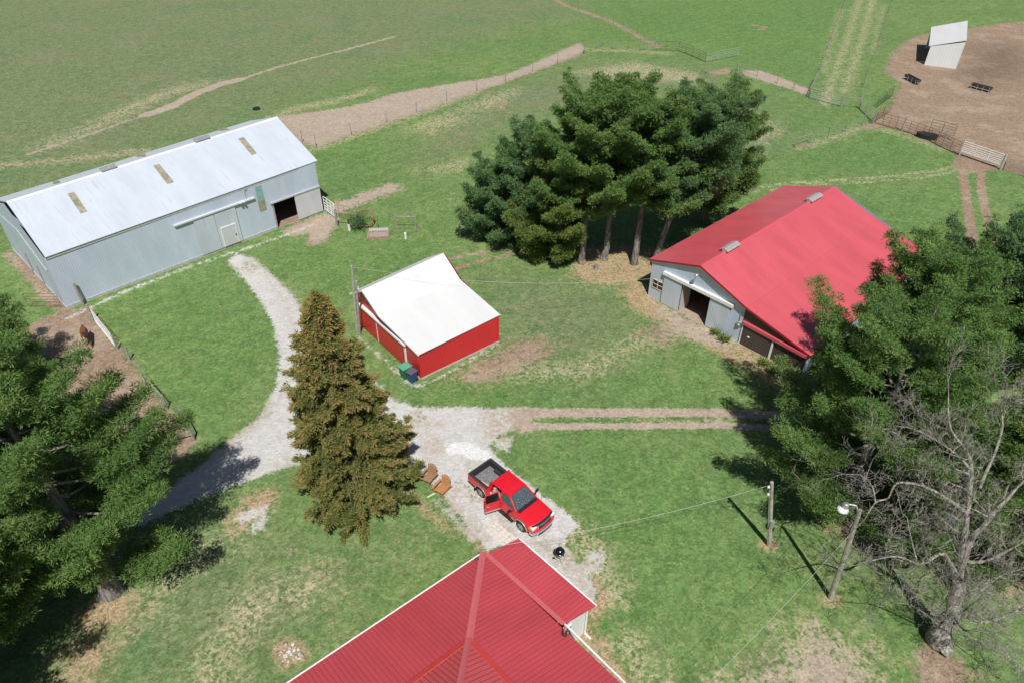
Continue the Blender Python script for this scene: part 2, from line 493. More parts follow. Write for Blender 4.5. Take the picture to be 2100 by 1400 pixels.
NR, NC = 560, 620
yy = -18 + 20*(np.geomspace(1, 21.0, NR)-1)              # rows nearer together close to the camera
tt = np.linspace(-1, 1, NC)
tt = np.sign(tt)*np.abs(tt)**1.12
half = 26 + 0.93*np.maximum(yy+18, 0)
GX = tt[None, :]*half[:, None]
GY = np.repeat(yy[:, None], NC, 1)
gx, gy = GX.ravel(), GY.ravel()
VAL = {c: np.full(gx.shape, -2.0) for c in CH}
SHEETV = {}
for ch, sheet, soft, pts, width in REG:
    v = region_value(gx, gy, pts, width, soft)
    VAL[ch] = np.maximum(VAL[ch], v)
    if sheet:
        SHEETV[sheet] = np.maximum(SHEETV.get(sheet, np.full(gx.shape, -2.0)), v)

def ground_material():
    n = NT('turf_soil_gravel')
    nL, nM, nS = n.noise(.035, 3), n.noise(.22, 4, .6), n.noise(.9, 4, .65)
    nT, nF, nX = n.noise(2.6, 4, .7), n.noise(8, 3, .7), n.noise(24, 2, .6)
    streaky = n.noise(.45, 4, .6, n.vmul(n.P(), (1.0, .35, 1)))
    def cell(sc):
        return n.sep(n.voro(sc, n.P(), 'F1', 'Color'))
    cA, cB, cC = cell(2.2), cell(5.5), cell(12)
    tuft = n.math('ADD', n.math('MULTIPLY', cA[0], .25), n.math('ADD', n.math('MULTIPLY', cB[0], .40), n.math('MULTIPLY', cC[0], .35)))
    speck = n.math('ADD', n.math('MULTIPLY', nF, .5), n.math('ADD', n.math('MULTIPLY', nX, .25), n.math('MULTIPLY', cB[1], .25)))
    edge = n.math('ADD', n.math('MULTIPLY', n.math('SUBTRACT', nS, .5), 1.5),
                  n.math('ADD', n.math('MULTIPLY', n.math('SUBTRACT', nT, .5), 1.6), n.math('MULTIPLY', n.math('SUBTRACT', speck, .5), 1.6)))
    def mask(name, lo=-.35, hi=.35, k=1.0):
        return n.mr(n.math('ADD', n.attr(name), n.math('MULTIPLY', edge, k)), lo, hi)
    def scale(c, f):
        return n.mix(1.0, c, f, 'MULTIPLY')
    blob = n.math('ADD', n.math('MULTIPLY', nM, .55), n.math('MULTIPLY', nS, .45))
    mid = n.math('ADD', n.math('MULTIPLY', nS, .5), n.math('MULTIPLY', nT, .5))
    # turf
    g = n.mix(n.mr(blob, .38, .62), (.124, .214, .062), (.180, .260, .088))
    g = n.mix(n.math('MULTIPLY', n.mr(mid, .50, .64), .8), g, (.225, .272, .098))
    g = n.mix(n.math('MULTIPLY', n.mr(mid, .47, .36), .55), g, (.088, .172, .052))
    g = n.mix(n.math('MULTIPLY', n.mr(nL, .42, .62), .4), g, (.105, .195, .070))
    lush = n.mr(n.math('ADD', n.attr('lush'), n.math('MULTIPLY', edge, 1.0)), -1, 1.2)
    g = n.mix(n.math('MULTIPLY', lush, .55), g, n.mix(n.mr(mid, .38, .62), (.088, .194, .048), (.138, .248, .068)))
    past = n.mr(n.math('ADD', n.attr('past'), n.math('MULTIPLY', edge, .8)), -1, 1)
    olive = n.mix(n.mr(mid, .38, .62), (.138, .186, .086), (.205, .236, .118))
    olive = n.mix(n.math('MULTIPLY', n.mr(n.noise(.075, 4, .65), .50, .64), .45), olive, (.235, .215, .135))
    olive = n.mix(n.math('MULTIPLY', n.mr(n.noise(.11, 4, .65, n.vmul(n.P(), (1, .8, 3))), .52, .66), .5), olive, (.105, .190, .088))
    g = n.mix(n.math('MULTIPLY', past, .85), g, olive)
    # dry blades scattered through the turf
    dry = n.math('MULTIPLY', n.mr(nT, .45, .64), n.mr(cB[2], .55, .9))
    g = n.mix(n.math('MULTIPLY', dry, .22), g, (.42, .37, .21))
    dryb = n.math('MULTIPLY', n.mr(streaky, .50, .66), n.mr(nT, .38, .60))
    g = n.mix(n.math('MULTIPLY', dryb, .13), g, n.mix(cA[1], (.30, .28, .14), (.40, .36, .20)))
    px_, py_ = n.sep(n.P())[0], n.sep(n.P())[1]
    ph = n.math('ADD', n.math('ADD', n.math('MULTIPLY', px_, 2.1), n.math('MULTIPLY', py_, -1.95)), n.math('MULTIPLY', nM, 5.0))
    mow = n.mr(n.math('SINE', ph), -.6, .6, .975, 1.025)                 # faint mowing passes
    g = scale(g, n.math('ADD', n.math('MULTIPLY', n.math('SUBTRACT', mow, 1.0), n.mr(n.attr('past'), .5, -1)), 1.0))
    g = scale(g, n.mr(tuft, .2, .8, .74, 1.24, False))
    g = n.mix(n.math('MULTIPLY', n.mr(speck, .45, .33), .5), g, (.055, .100, .030))
    straw = n.math('MULTIPLY', n.mr(n.math('ADD', n.attr('straw'), n.math('MULTIPLY', edge, 1.2)), -.7, .8), n.mr(n.math('ADD', nT, n.math('MULTIPLY', cB[1], .4)), .50, .82))
    g = n.mix(n.math('MULTIPLY', straw, .85), g, n.mix(cC[1], (.32, .26, .14), (.62, .54, .37)))
    bare = n.math('MULTIPLY', n.mr(n.noise(.33, 5, .68), .655, .71), n.mr(nT, .4, .6))
    g = n.mix(n.math('MULTIPLY', bare, .65), g, (.46, .38, .28))
    brush = n.math('MULTIPLY', mask('brush', -.6, .8), n.mr(nF, .40, .58))
    g = n.mix(n.math('MULTIPLY', brush, .85), g, n.mix(cC[2], (.06, .055, .03), (.24, .20, .15)))
    lit = n.math('MULTIPLY', mask('litter', -.7, .8), n.mr(n.math('ADD', nT, n.math('MULTIPLY', cB[1], .5)), .36, .74))
    g = n.mix(n.math('MULTIPLY', lit, .8), g, n.mix(cC[0], (.32, .185, .11), (.60, .42, .29)))
    # soil
    soil = n.mix(n.mr(n.math('ADD', n.math('MULTIPLY', nT, .5), n.math('MULTIPLY', nF, .5)), .40, .60), (.245, .168, .116), (.36, .268, .190))
    soil = n.mix(n.math('MULTIPLY', n.mr(nM, .48, .62), .5), soil, (.42, .33, .25))
    clod = n.math('MULTIPLY', n.mr(n.noise(1.1, 4, .7), .56, .66), n.mr(nF, .38, .58))
    soil = n.mix(n.math('MULTIPLY', clod, .75), soil, (.19, .135, .095))
    soil = n.mix(n.math('MULTIPLY', n.mr(n.attr('wet'), -1.6, 1.2), n.mr(nS, .25, .7, .35, .8)), soil, (.135, .095, .065))
    soil = n.mix(n.math('MULTIPLY', n.mr(n.attr('pale'), -1, .6), .72), soil, n.mix(nF, (.37, .30, .235), (.52, .44, .35)))
    soil = scale(soil, n.mr(tuft, .2, .8, .80, 1.18, False))
    c = n.mix(mask('dirt'), g, soil)
    # gravel
    stv = cC[1]
    gr = n.mix(n.mr(tuft, .25, .75), (.475, .455, .43), (.605, .585, .56))
    gr = n.mix(n.math('MULTIPLY', n.mr(nS, .42, .62), .6), gr, (.565, .545, .52))
    gr = n.mix(n.math('MULTIPLY', n.mr(blob, .52, .62), n.mr(nT, .35, .65)), gr, (.43, .36, .285))
    gr = n.mix(n.math('MULTIPLY', n.mr(nT, .60, .70), .35), gr, (.33, .30, .26))
    gr = n.mix(n.math('MULTIPLY', n.mr(n.math('ADD', n.attr('worn'), edge), -.9, .9), n.mr(nT, .30, .62)), gr, n.mix(nF, (.34, .27, .20), (.50, .43, .35)))
    weed = n.math('MULTIPLY', n.mr(nM, .58, .68), n.mr(cB[2], .6, .9))
    gr = n.mix(n.math('MULTIPLY', weed, .7), gr, (.18, .2, .08))
    c = n.mix(mask('gravel', -.4, .4), c, gr)
    c = n.mix(mask('white', -.5, .6), c, n.mix(stv, (.60, .59, .57), (.78, .775, .765)))
    h = n.math('ADD', n.math('MULTIPLY', nT, .6), n.math('ADD', n.math('MULTIPLY', speck, .35), n.math('MULTIPLY', tuft, .25)))
    n.bump(h, .85, .14)
    return n.out(c, .95, 0, .12)

G_MAT = ground_material()

def grid_object(name, faces_mask, dz):
    idx = np.arange(NR*NC).reshape(NR, NC)
    q = np.stack([idx[:-1, :-1], idx[:-1, 1:], idx[1:, 1:], idx[1:, :-1]], -1).reshape(-1, 4)[faces_mask]
    used, inv = np.unique(q, return_inverse=True)
    me = bpy.data.meshes.new(name)
    me.vertices.add(len(used))
    co = np.zeros((len(used), 3), np.float32)
    co[:, 0], co[:, 1], co[:, 2] = gx[used], gy[used], dz
    me.vertices.foreach_set('co', co.ravel())
    me.loops.add(len(q)*4)
    me.loops.foreach_set('vertex_index', inv.ravel().astype(np.int32))
    me.polygons.add(len(q))
    me.polygons.foreach_set('loop_start', np.arange(0, len(q)*4, 4, dtype=np.int32))
    me.polygons.foreach_set('loop_total', np.full(len(q), 4, np.int32))
    for c in CH:
        a = me.attributes.new(c, 'FLOAT', 'POINT')
        a.data.foreach_set('value', VAL[c][used].astype(np.float32))
    me.update(calc_edges=True)
    me.materials.append(G_MAT)
    o = bpy.data.objects.new(name, me)
    COL.objects.link(o)
    return tag(o, kind='structure')

fm = np.ones((NR-1)*(NC-1), bool)
grid_object('ground', fm, 0.0)
taken = np.zeros_like(fm)
for sheet, v in SHEETV.items():
    V = v.reshape(NR, NC)
    fv = (V[:-1, :-1]+V[:-1, 1:]+V[1:, 1:]+V[1:, :-1]).ravel()/4
    m = (fv > 0) & ~taken
    taken |= m
    if m.any(): grid_object(sheet, m, 0.004)
far = MB()
far.face([(-4000, -4000, -.03), (4000, -4000, -.03), (4000, 4000, -.03), (-4000, 4000, -.03)])
tag(far.build('far_fields', G_MAT), kind='structure')
_fm = bpy.data.objects['far_fields'].data
for c in CH:
    _fm.attributes.new(c, 'FLOAT', 'POINT').data.foreach_set('value', [-2.0]*4)

# ------------------------------------------------------------------ buildings
def hit(px, py, p0, nrm):
    """point where the sight line through photo position (px, py) meets the plane (p0, nrm)"""
    d = (px-1050)*C_R - (py-700)*C_U + FPX*C_F
    o = Vector((0, 0, CAM_H))
    t = (Vector(p0)-o).dot(nrm)/d.dot(nrm)
    return o+d*t

class Wall:
    """vertical wall plane: origin a on the ground, direction u along it, outward normal n"""
    def __init__(s, a, b):
        s.a = Vector(a); s.u = (Vector(b)-s.a); s.u.z = 0
        s.L = s.u.length; s.u.normalize()
        s.n = Vector((s.u.y, -s.u.x, 0))
    def pt(s, u, z, out=0.0): return s.a + s.u*u + Vector((0, 0, z)) + s.n*out
    def uz(s, px, py, out=0.0):
        p = hit(px, py, s.a+s.n*out, s.n) - s.a
        return p.dot(s.u), p.z
    def quad(s, mb, u0, u1, z0, z1, out=0.0, z1b=None):
        z1b = z1 if z1b is None else z1b
        mb.face([s.pt(u0, z0, out), s.pt(u1, z0, out), s.pt(u1, z1b, out), s.pt(u0, z1, out)],
                [(u0, z0), (u1, z0), (u1, z1b), (u0, z1)])
    def wall(s, mb, zl, zr, holes=(), u0=0.0, u1=None, zb=0.0):
        """sheet wall with rectangular holes (ua, ub, za, zb); top runs from zl to zr"""
        u1 = s.L if u1 is None else u1
        top = lambda u: lerp(zl, zr, (u-u0)/(u1-u0))
        cuts = sorted({u0, u1, *[h[0] for h in holes], *[h[1] for h in holes]})
        for a, b in zip(cuts[:-1], cuts[1:]):
            hs = [h for h in holes if h[0] <= a+1e-6 and h[1] >= b-1e-6]
            if not hs: s.quad(mb, a, b, zb, top(a), 0, top(b)); continue
            h = hs[0]
            if h[2] > zb+1e-3: s.quad(mb, a, b, zb, h[2])
            s.quad(mb, a, b, h[3], top(a), 0, top(b))
    def panel(s, mb, u0, u1, z0, z1, o0, o1, z1b=None, z0b=None):
        """box standing from offset o0 to o1 off the wall, with uv in metres"""
        z1b = z1 if z1b is None else z1b
        z0b = z0 if z0b is None else z0b
        c = lambda u, z, o: s.pt(u, z, o)
        A = [c(u0, z0, o1), c(u1, z0b, o1), c(u1, z1b, o1), c(u0, z1, o1)]
        B = [c(u0, z0, o0), c(u1, z0b, o0), c(u1, z1b, o0), c(u0, z1, o0)]
        uv = [(u0, z0), (u1, z0b), (u1, z1b), (u0, z1)]
        mb.face(A, uv); mb.face(B[::-1], uv[::-1])
        for k in range(4): mb.face([A[k], B[k], B[(k+1) % 4], A[(k+1) % 4]])
        return mb

def roof_uv(pts, o, along, t=None):
    o = Vector(o); along = Vector(along).normalized()
    nrm = (Vector(pts[1])-Vector(pts[0])).cross(Vector(pts[2])-Vector(pts[0])).normalized()
    v = nrm.cross(along)
    return [((Vector(p)-o).dot(along), (Vector(p)-o).dot(v)) for p in pts]

def lift(pts, nrm, d): return [Vector(p)+nrm*d for p in pts]
def normal(pts):
    n = (Vector(pts[1])-Vector(pts[0])).cross(Vector(pts[2])-Vector(pts[0])).normalized()
    return n if n.z > 0 else -n

M_GREYWALL = ribbed('pale_galvanised_siding', (.53, .60, .71), .20, .5, .1, .08, (.38, .38, .37), .5, .22, bump=.35)
M_GREYROOF = ribbed('weathered_zinc_roofing', (.60, .65, .715), .18, .45, .12, .06, (.33, .34, .36), .55, .16, bump=.3)
M_TRIM = plain('white_trim_paint', (.74, .74, .72), .5)
M_GREYTRIM = plain('peeling_grey_fascia', (.42, .42, .42), .7, 0, .35, 9)
M_DARKIN = plain('dark_bare_timber', (.035, .03, .026), .9)
M_SKYL = plain('yellowed_fibreglass', (.30, .285, .20), .45, 0, .35, 2.0)
M_TEAL = plain('teal_fibreglass', (.24, .40, .38), .4, 0, .25, 3)
M_WOODGREY = plain('weathered_grey_wood', (.30, .28, .25), .85, 0, .3, 5, .2, .4)
M_DOORGREY = ribbed('dull_grey_door_sheet', (.53, .59, .65), .20, .5, .1, .1, (.30, .29, .28), .6, .22, bump=.3)
M_PALEDOOR = ribbed('pale_stained_door', (.54, .55, .57), .20, .6, 0, .08, (.36, .34, .32), .6, .15, bump=.25)
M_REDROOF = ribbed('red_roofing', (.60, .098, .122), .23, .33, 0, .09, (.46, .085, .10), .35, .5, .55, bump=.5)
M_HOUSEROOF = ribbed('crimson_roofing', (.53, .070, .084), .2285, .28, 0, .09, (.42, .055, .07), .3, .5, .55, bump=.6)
M_REDCAP = plain('faded_red_ridge_metal', (.56, .13, .14), .45, 0, .06)
M_REDSIDE = ribbed('bright_red_siding', (.60, .028, .034), .23, .42, 0, .06, None, 0, .32, .45, bump=.4)
M_WHITEROOF = ribbed('white_roofing', (.65, .65, .645), .23, .5, 0, .04, (.50, .49, .46), .3, .22, .35, bump=.15)
M_BROWN = ribbed('dark_brown_siding', (.075, .055, .050), .30, .45, 0, .1, None, 0, .5, .4, bump=.5)
M_CONC = plain('rough_concrete', (.42, .40, .37), .9, 0, .15, 4)
M_GLASS = plain('dark_window_glass', (.02, .025, .03), .08, 0, .2, 2, .6)
M_WHITEWALL = ribbed('white_lap_siding', (.78, .78, .76), .2, .55, 0, .03, None, 0, .1, .4, bump=.3)
M_GALV = plain('galvanised_steel', (.50, .51, .52), .4, .6)

def ridge_cap(mb, a, b, n1, n2, w=.22, t=.03):
    """folded strip over the ridge a-b between slopes with downhill directions n1, n2"""
    for d in (n1, n2):
        d = Vector(d).normalized()
        nn = (Vector(b)-Vector(a)).cross(d).normalized()
        if nn.z < 0: nn = -nn
        p = [Vector(a)+nn*t, Vector(b)+nn*t, Vector(b)+d*w+nn*t, Vector(a)+d*w+nn*t]
        mb.slab(p, t*.8)

# ---- long grey barn -------------------------------------------------------
A, B = P(138, 634), P(663, 433)
W = Wall(A, B)
D = -W.n                                                   # towards the back
DEPTH = 14.5
root = empty('gray_barn', (A+B)/2 + D*DEPTH/2, 'long pale grey metal barn with a dark open doorway at its right end', 'barn')
zl, zr = 5.15, 5.6
el, er = P(93, 528, 5.22), P(651, 330, 5.66)
rl, rr = P(13, 414, 7.62), P(568, 240, 8.2)
bl_, br_ = 2*rl-el, 2*rr-er
bl_.z, br_.z = el.z, er.z
# openings measured on the front wall
o0 = W.uz(571, 470)[0]; o1 = W.uz(613, 452)[0]; otop = W.uz(585, 411)[1]
mb = MB()
W.wall(mb, zl, zr, [(o0, o1, 0, 2.75)])
back = Wall(B+D*DEPTH, A+D*DEPTH)
back.wall(mb, zr, zl)
for a_, b_, ridge, zz in ((A+D*DEPTH, A, rl, zl), (B, B+D*DEPTH, rr, zr)):
    g = Wall(a_, b_)
    m_ = g.L/2
    zt = ridge.z-.07; zz = zz+.06
    m_ = (ridge-g.a).dot(g.u)
    mb.face([g.pt(0, 0), g.pt(m_, 0), g.pt(g.L, 0), g.pt(g.L, zz), g.pt(m_, zt), g.pt(0, zz)],
            [(0, 0), (m_, 0), (g.L, 0), (g.L, zz), (m_, zt), (0, zz)])
mb.build('wall', M_GREYWALL, root)
fd = MB()
W.panel(fd, 0, o0, .0, .28, .0, .06); W.panel(fd, o1, W.L, .0, .28, .0, .06)
fd.build('sill_board', M_GREYTRIM, root)
roof = MB()
f_ = [el, er, rr, rl]; k_ = [rr, br_, bl_, rl]
roof.slab(f_, .06, roof_uv(f_, rl, rr-rl)); roof.slab(k_, .06, roof_uv(k_, rl, rr-rl))
ro = roof.build('roof', M_GREYROOF, root)
cp = MB(); ridge_cap(cp, rl, rr, el-rl, bl_-rl, .3)
cp.build('ridge_cap', M_TRIM, ro)
nF = normal(f_); nK = normal(k_)
for q in ([(138,398),(152,394),(179,434),(165,438)], [(314,340),(327,337),(357,374),(343,378)], [(488,285),(500,282),(527,315),(516,319)]):
    s_ = MB(); s_.slab([hit(x, y, el, nF)+nF*.02 for x, y in q], .012)
    s_.build('skylight', M_SKYL, ro)
for q in ([(107,373),(118,370),(124,374),(110,378)], [(278,319),(297,316),(299,321),(281,323)], [(446,266),(464,264),(470,267),(452,269)]):
    s_ = MB(); s_.slab([hit(x, y, rr, nK)+nK*.02 for x, y in q], .012)
    s_.build('skylight', M_SKYL, ro)
rd = (rr-rl).normalized()
for (xa, ya), (xb, yb) in (((203, 349), (234, 339)), ((394, 288), (424, 279))):
    pa = rl+rd*(hit(xa, ya, rl, nF)-rl).dot(rd); pb = rl+rd*(hit(xb, yb, rl, nF)-rl).dot(rd)
    v_ = MB()
    for sgn, e_ in ((1, el-rl), (-1, bl_-rl)):
        dd = e_.normalized()*.34
        v_.slab([pa+Vector((0, 0, .38)), pb+Vector((0, 0, .38)), pb+dd+Vector((0, 0, .32)), pa+dd+Vector((0, 0, .32))], .05)
    v_.bar(pa+Vector((0, 0, .15)), pb+Vector((0, 0, .15)), .34, .36)
    v_.build('ridge_vent', M_GALV, ro)
gt = MB()
gt.bar(el+D*.12-Vector((0, 0, .17)), er+D*.12-Vector((0, 0, .17)), .1, .24)
gt.build('fascia_board', M_GREYTRIM, root)
for a_, r_, b_ in ((el, rl, bl_), (er, rr, br_)):            # barge trim on the gables
    bg_ = MB()
    bg_.bar(a_-Vector((0, 0, .07)), r_-Vector((0, 0, .07)), .05, .08)
    bg_.bar(r_-Vector((0, 0, .07)), b_-Vector((0, 0, .07)), .05, .08)
    bg_.build('barge_board', M_GALV, root)
# sliding doors
u1, u2, u3 = W.uz(417, 527)[0], W.uz(456, 511)[0], W.uz(498, 494)[0]
zt = W.uz(440, 436, .1)[1]
for ua, ub in ((u1, u2-.02), (u2+.02, u3)):
    d_ = MB(); W.panel(d_, ua, ub, .22, zt-.05, .06, .12)
    dr = d_.build('sliding_door', M_DOORGREY, root)
m0 = W.uz(462, 505)[0]; m1 = W.uz(489, 494)[0]
d_ = MB(); W.panel(d_, m0, m1, .25, 2.2, .125, .17)
d_.build('walk_door', M_PALEDOOR, dr)
d_ = MB()
for uu in (m0-.08, m1): W.panel(d_, uu, uu+.08, .25, 2.28, .122, .19)
W.panel(d_, m0-.08, m1+.08, 2.2, 2.3, .122, .191)
d_.build('door_frame', M_TRIM, dr)
d_ = MB(); W.panel(d_, m1-.18, m1-.06, 1.1, 1.2, .17, .22); d_.build('door_latch', M_DARKIN, dr)
d_ = MB()
t0, zt0 = W.uz(356, 462, .12); t1, zt1 = W.uz(522, 408, .12)
W.panel(d_, t0, t1, zt-.02, zt+.12, .0, .22, zt+.16, zt+.02)
d_.build('door_track', plain('dull_track_cover', (.58, .60, .61), .5), root)
# right end: door slid aside, header and jamb
e0 = o1-.05
d_ = MB(); W.panel(d_, e0, W.L-.05, .12, 2.85, .07, .14)
d_.build('sliding_door', M_PALEDOOR, root)['label'] = 'pale streaked sliding door pushed aside from the open doorway'
d_ = MB(); W.panel(d_, o0-.3, W.L, 2.86, 3.0, .0, .2); d_.build('door_track', M_GREYTRIM, root)
d_ = MB(); W.panel(d_, o0-.12, o0, 0, 2.8, .0, .08); d_.build('door_jamb', M_WOODGREY, root)
q0, q1 = W.uz(521, 380)[0], W.uz(534, 377)[0]
d_ = MB(); W.panel(d_, q0, q0+.72, W.uz(538, 433)[1], 3.55, .012, .03); d_.build('skylight_panel', M_SKYL, root)
d_ = MB(); W.panel(d_, q0, q0+.72, 3.55, zr-.5, .012, .031); d_.build('skylight_panel', M_TEAL, root)['label'] = 'teal upper half of the wall light panel'
d_ = MB()
lu, lz = W.uz(493, 413)
d_.bar(W.pt(lu, lz, 0), W.pt(lu, lz, .35), .05)
for k in (-.16, .16):
    d_.lathe([(0.0, 0), (.11, 0), (.13, .06), (.05, .16), (0.0, .18)], W.pt(lu+k, lz-.06, .36), 10)
d_.build('flood_light', M_TRIM, root)
lu, lz = W.uz(500, 390)
d_ = MB(); d_.tube([W.pt(lu, lz-1.0, .05), W.pt(lu, lz, .08), W.pt(lu+.1, lz+.5, .3)], .03); d_.build('service_pipe', M_GALV, root)
d_ = MB()                                                   # long conduit and batten on the west gable
gw = Wall(A+D*DEPTH, A)
d_.tube([gw.pt(gw.L-1.0, 3.5, .06), gw.pt(gw.L-6.5, 5.3, .06), gw.pt(gw.L-13.6, 4.7, .06)], .05)
d_.build('door_track', M_GREYTRIM, root)
d_ = MB(); gw.panel(d_, .02, gw.L-.02, 0, .3, .0, .05); d_.build('sill_board', M_GREYTRIM, root)
for ua in (5.2, 8.3):
    d_ = MB(); gw.panel(d_, gw.L-ua, gw.L-ua+.14, 0, 2.2, .02, .09); d_.build('buttress_post', M_WOODGREY, root)

# ---- red shed with the white roof ----------------------------------------
A, B = P(863, 778), P(1023, 701)
W = Wall(A, B)                                              # long low wall facing right
D = -W.n
DEPTH = 9.4
C_ = A+D*DEPTH
G = Wall(C_, A)                                             # gable with the doors
root = empty('red_shed', (A+B)/2 + D*DEPTH/2, 'bright red metal shed with a white swept roof and sliding doors', 'shed')
el, kl, rl, bl_ = P(858.5, 727.5, 2.5), P(777, 648, 3.55), P(742, 595, 4.95), P(717, 601, 3.45)
er, kr = P(1026, 645.5, 2.62), P(943, 573, 3.66)
rr = P(909, 519, 5.1)
br_ = bl_+(rr-rl)
mb = MB()
W.wall(mb, 2.42, 2.52)
gd = lambda p: (p-C_).dot(G.u)
def gable(mb, g, pr, flip=False):
    us = [(max(.0, min(g.L, (p-g.a).dot(g.u))), p.z-.07) for p in pr]
    pts = [(0, 0), (g.L, 0)] + us[::-1] if us[0][0] < us[-1][0] else [(0, 0), (g.L, 0)] + us
    mb.face([g.pt(u, z) for u, z in pts], pts)
gable(mb, G, [bl_, rl, kl, el])
G2 = Wall(B, B+D*DEPTH)
gable(mb, G2, [er, kr, rr, br_])
bk = Wall(B+D*DEPTH, C_)
bk.wall(mb, br_.z-.1, bl_.z-.1)
mb.build('wall', M_REDSIDE, root)
rf = MB()
for q in ([el, er, kr, kl], [kl, kr, rr, rl], [rl, rr, br_, bl_]):
    rf.slab(q, .05, roof_uv(q, rl, rr-rl))
ro = rf.build('roof', M_WHITEROOF, root)
tr = MB()
for a_, b_ in ((el, kl), (kl, rl), (rl, bl_), (er, kr), (kr, rr), (rr, br_)):
    tr.bar(a_-Vector((0, 0, .09)), b_-Vector((0, 0, .09)), .05, .13)
tr.bar(bl_-Vector((0, 0, .08)), br_-Vector((0, 0, .08)), .05, .14)
tr.build('barge_trim', M_TRIM, ro)
tr = MB(); tr.bar(el-Vector((0, 0, .10))+D*.05, er-Vector((0, 0, .10))+D*.05, .06, .11); tr.build('eave_trim', plain('dark_red_trim', (.22, .02, .025), .5), ro)
fn = MB()
W.panel(fn, -.02, W.L+.02, 0, .14, .0, .05); G.panel(fn, 0, G.L, 0, .14, .0, .05)
fn.build('footing', M_CONC, root)
for uu in (0, W.L-.1):
    ct = MB(); W.panel(ct, uu, uu+.1, .14, 2.4, .0, .04); ct.build('corner_trim', M_REDSIDE, root)
# gable doors, track, white jambs
t0 = G.uz(724, 624, .14)[0]; t1, tz1 = G.uz(830, 705, .14)
tz = 2.3
m1 = G.uz(778, 708, .1)[0]; d1 = G.uz(835, 755, .1)[0]
for ua, ub in ((.25, m1-.04), (m1+.06, d1-.12)):
    d_ = MB(); G.panel(d_, ua, ub, .1, tz, .06, .12); d_.build('sliding_door', M_REDSIDE, root)
d_ = MB(); G.panel(d_, m1-.04, m1+.06, .1, tz, .06, .135); d_.build('door_jamb', M_TRIM, root)
d_ = MB(); G.panel(d_, d1-.12, d1+.02, .1, tz, .03, .145); d_.build('door_jamb', M_TRIM, root)
d_ = MB(); G.panel(d_, .02, d1+.15, tz, tz+.17, .0, .26); d_.build('door_track', M_TRIM, root)
lu, lz = G.uz(739, 610)
d_ = MB(); d_.bar(G.pt(lu-.05, 4.1, .06), G.pt(lu+.15, 3.2, .1), .06); d_.bar(G.pt(lu-.1, 4.05, 0), G.pt(lu, 4.1, .2), .1)
d_.build('conduit_pipe', M_TRIM, root)

# ---- barn with the red roof ----------------------------------------------
A = P(1328.6, 605.7)
Bq = P(1512.6, 701)
W = Wall(A, Bq)
D = -W.n
GL = W.L                                                    # grey part
FL = 15.1                                                   # with the lean-to
DEPTH = 22.2
root = empty('red_roof_barn', A+W.u*7.5+D*DEPTH/2, 'grey barn with a wide red roof, a brown lean-to and half-open sliding doors', 'barn')
el = P(1331, 531, 3.7); rl = P(1437, 545, 5.42); kl = P(1532, 631, 3.72); xl = P(1663, 729, 2.15)
el2 = P(1605, 377, 3.7); rr = P(1712, 383, 5.42)
sh = rr-rl
kr, xr = kl+sh, xl+sh
el2 = el+sh
a0 = W.uz(1388, 641)[0]; a1 = W.uz(1448, 673)[0]
zt = 2.95
zA = el.z-.2
zR = rl.z-.12
uR = (rl-A).dot(W.u)
mb = MB()
def top_z(u): 
    return lerp(zA, zR, u/uR) if u < uR else lerp(zR, kl.z-.12, (u-uR)/(GL-uR))
cuts = sorted({0, a0, a1, uR, GL})
for ua, ub in zip(cuts[:-1], cuts[1:]):
    zb = zt if (ua >= a0-1e-6 and ub <= a1+1e-6) else 0
    W.quad(mb, ua, ub, zb, top_z(ua), 0, top_z(ub))
sd = Wall(A+D*DEPTH, A); sd.wall(mb, zA, zA)
bw = Wall(A+D*DEPTH+W.u*FL, A+D*DEPTH)
uX = (xl-A).dot(W.u)-.1
pts = [(0, 0), (FL, 0), (FL, zA), (FL-uR, zR), (0, xl.z-.1)]
mb.face([bw.pt(u, z) for u, z in pts], pts)
es = Wall(A+W.u*FL, A+W.u*FL+D*DEPTH); es.wall(mb, xl.z-.1, xl.z-.1)
mb.build('wall', M_GREYWALL, root)
bw_ = MB()
W.wall(bw_, kl.z-.12, xl.z-.08, (), GL, FL)
bw_.build('lean_to_wall', M_BROWN, root)
rf = MB()
for q in ([el, rl, rr, el2], [rl, kl, kr, rr], [kl, xl, xr, kr]):
    rf.slab(q, .06, roof_uv(q, rl, rr-rl))
ro = rf.build('roof', M_REDROOF, root)
cp = MB(); ridge_cap(cp, rl, rr, el-rl, kl-rl, .22); cp.build('ridge_cap', M_REDROOF, ro)
cp = MB(); cp.bar(kl+Vector((0, 0, .035)), kr+Vector((0, 0, .035)), .05, .03); cp.build('seam_strip', M_REDCAP, ro)
M_RTRIM = plain('deep_red_trim', (.33, .02, .03), .45)
tr = MB()
for a_, b_ in ((el, rl), (rl, kl), (kl, xl), (xl, xr)):
    tr.bar(a_-Vector((0, 0, .10)), b_-Vector((0, 0, .10)), .06, .16)
tr.build('barge_trim', M_RTRIM, ro)
tr = MB(); tr.bar(el+W.n*-.04-Vector((0, 0, .22)), rl+W.n*-.04-Vector((0, 0, .22)), .04, .1); tr.build('soffit_board', M_TRIM, root)
rd = sh.normalized(); nF = normal([rl, kl, kr])
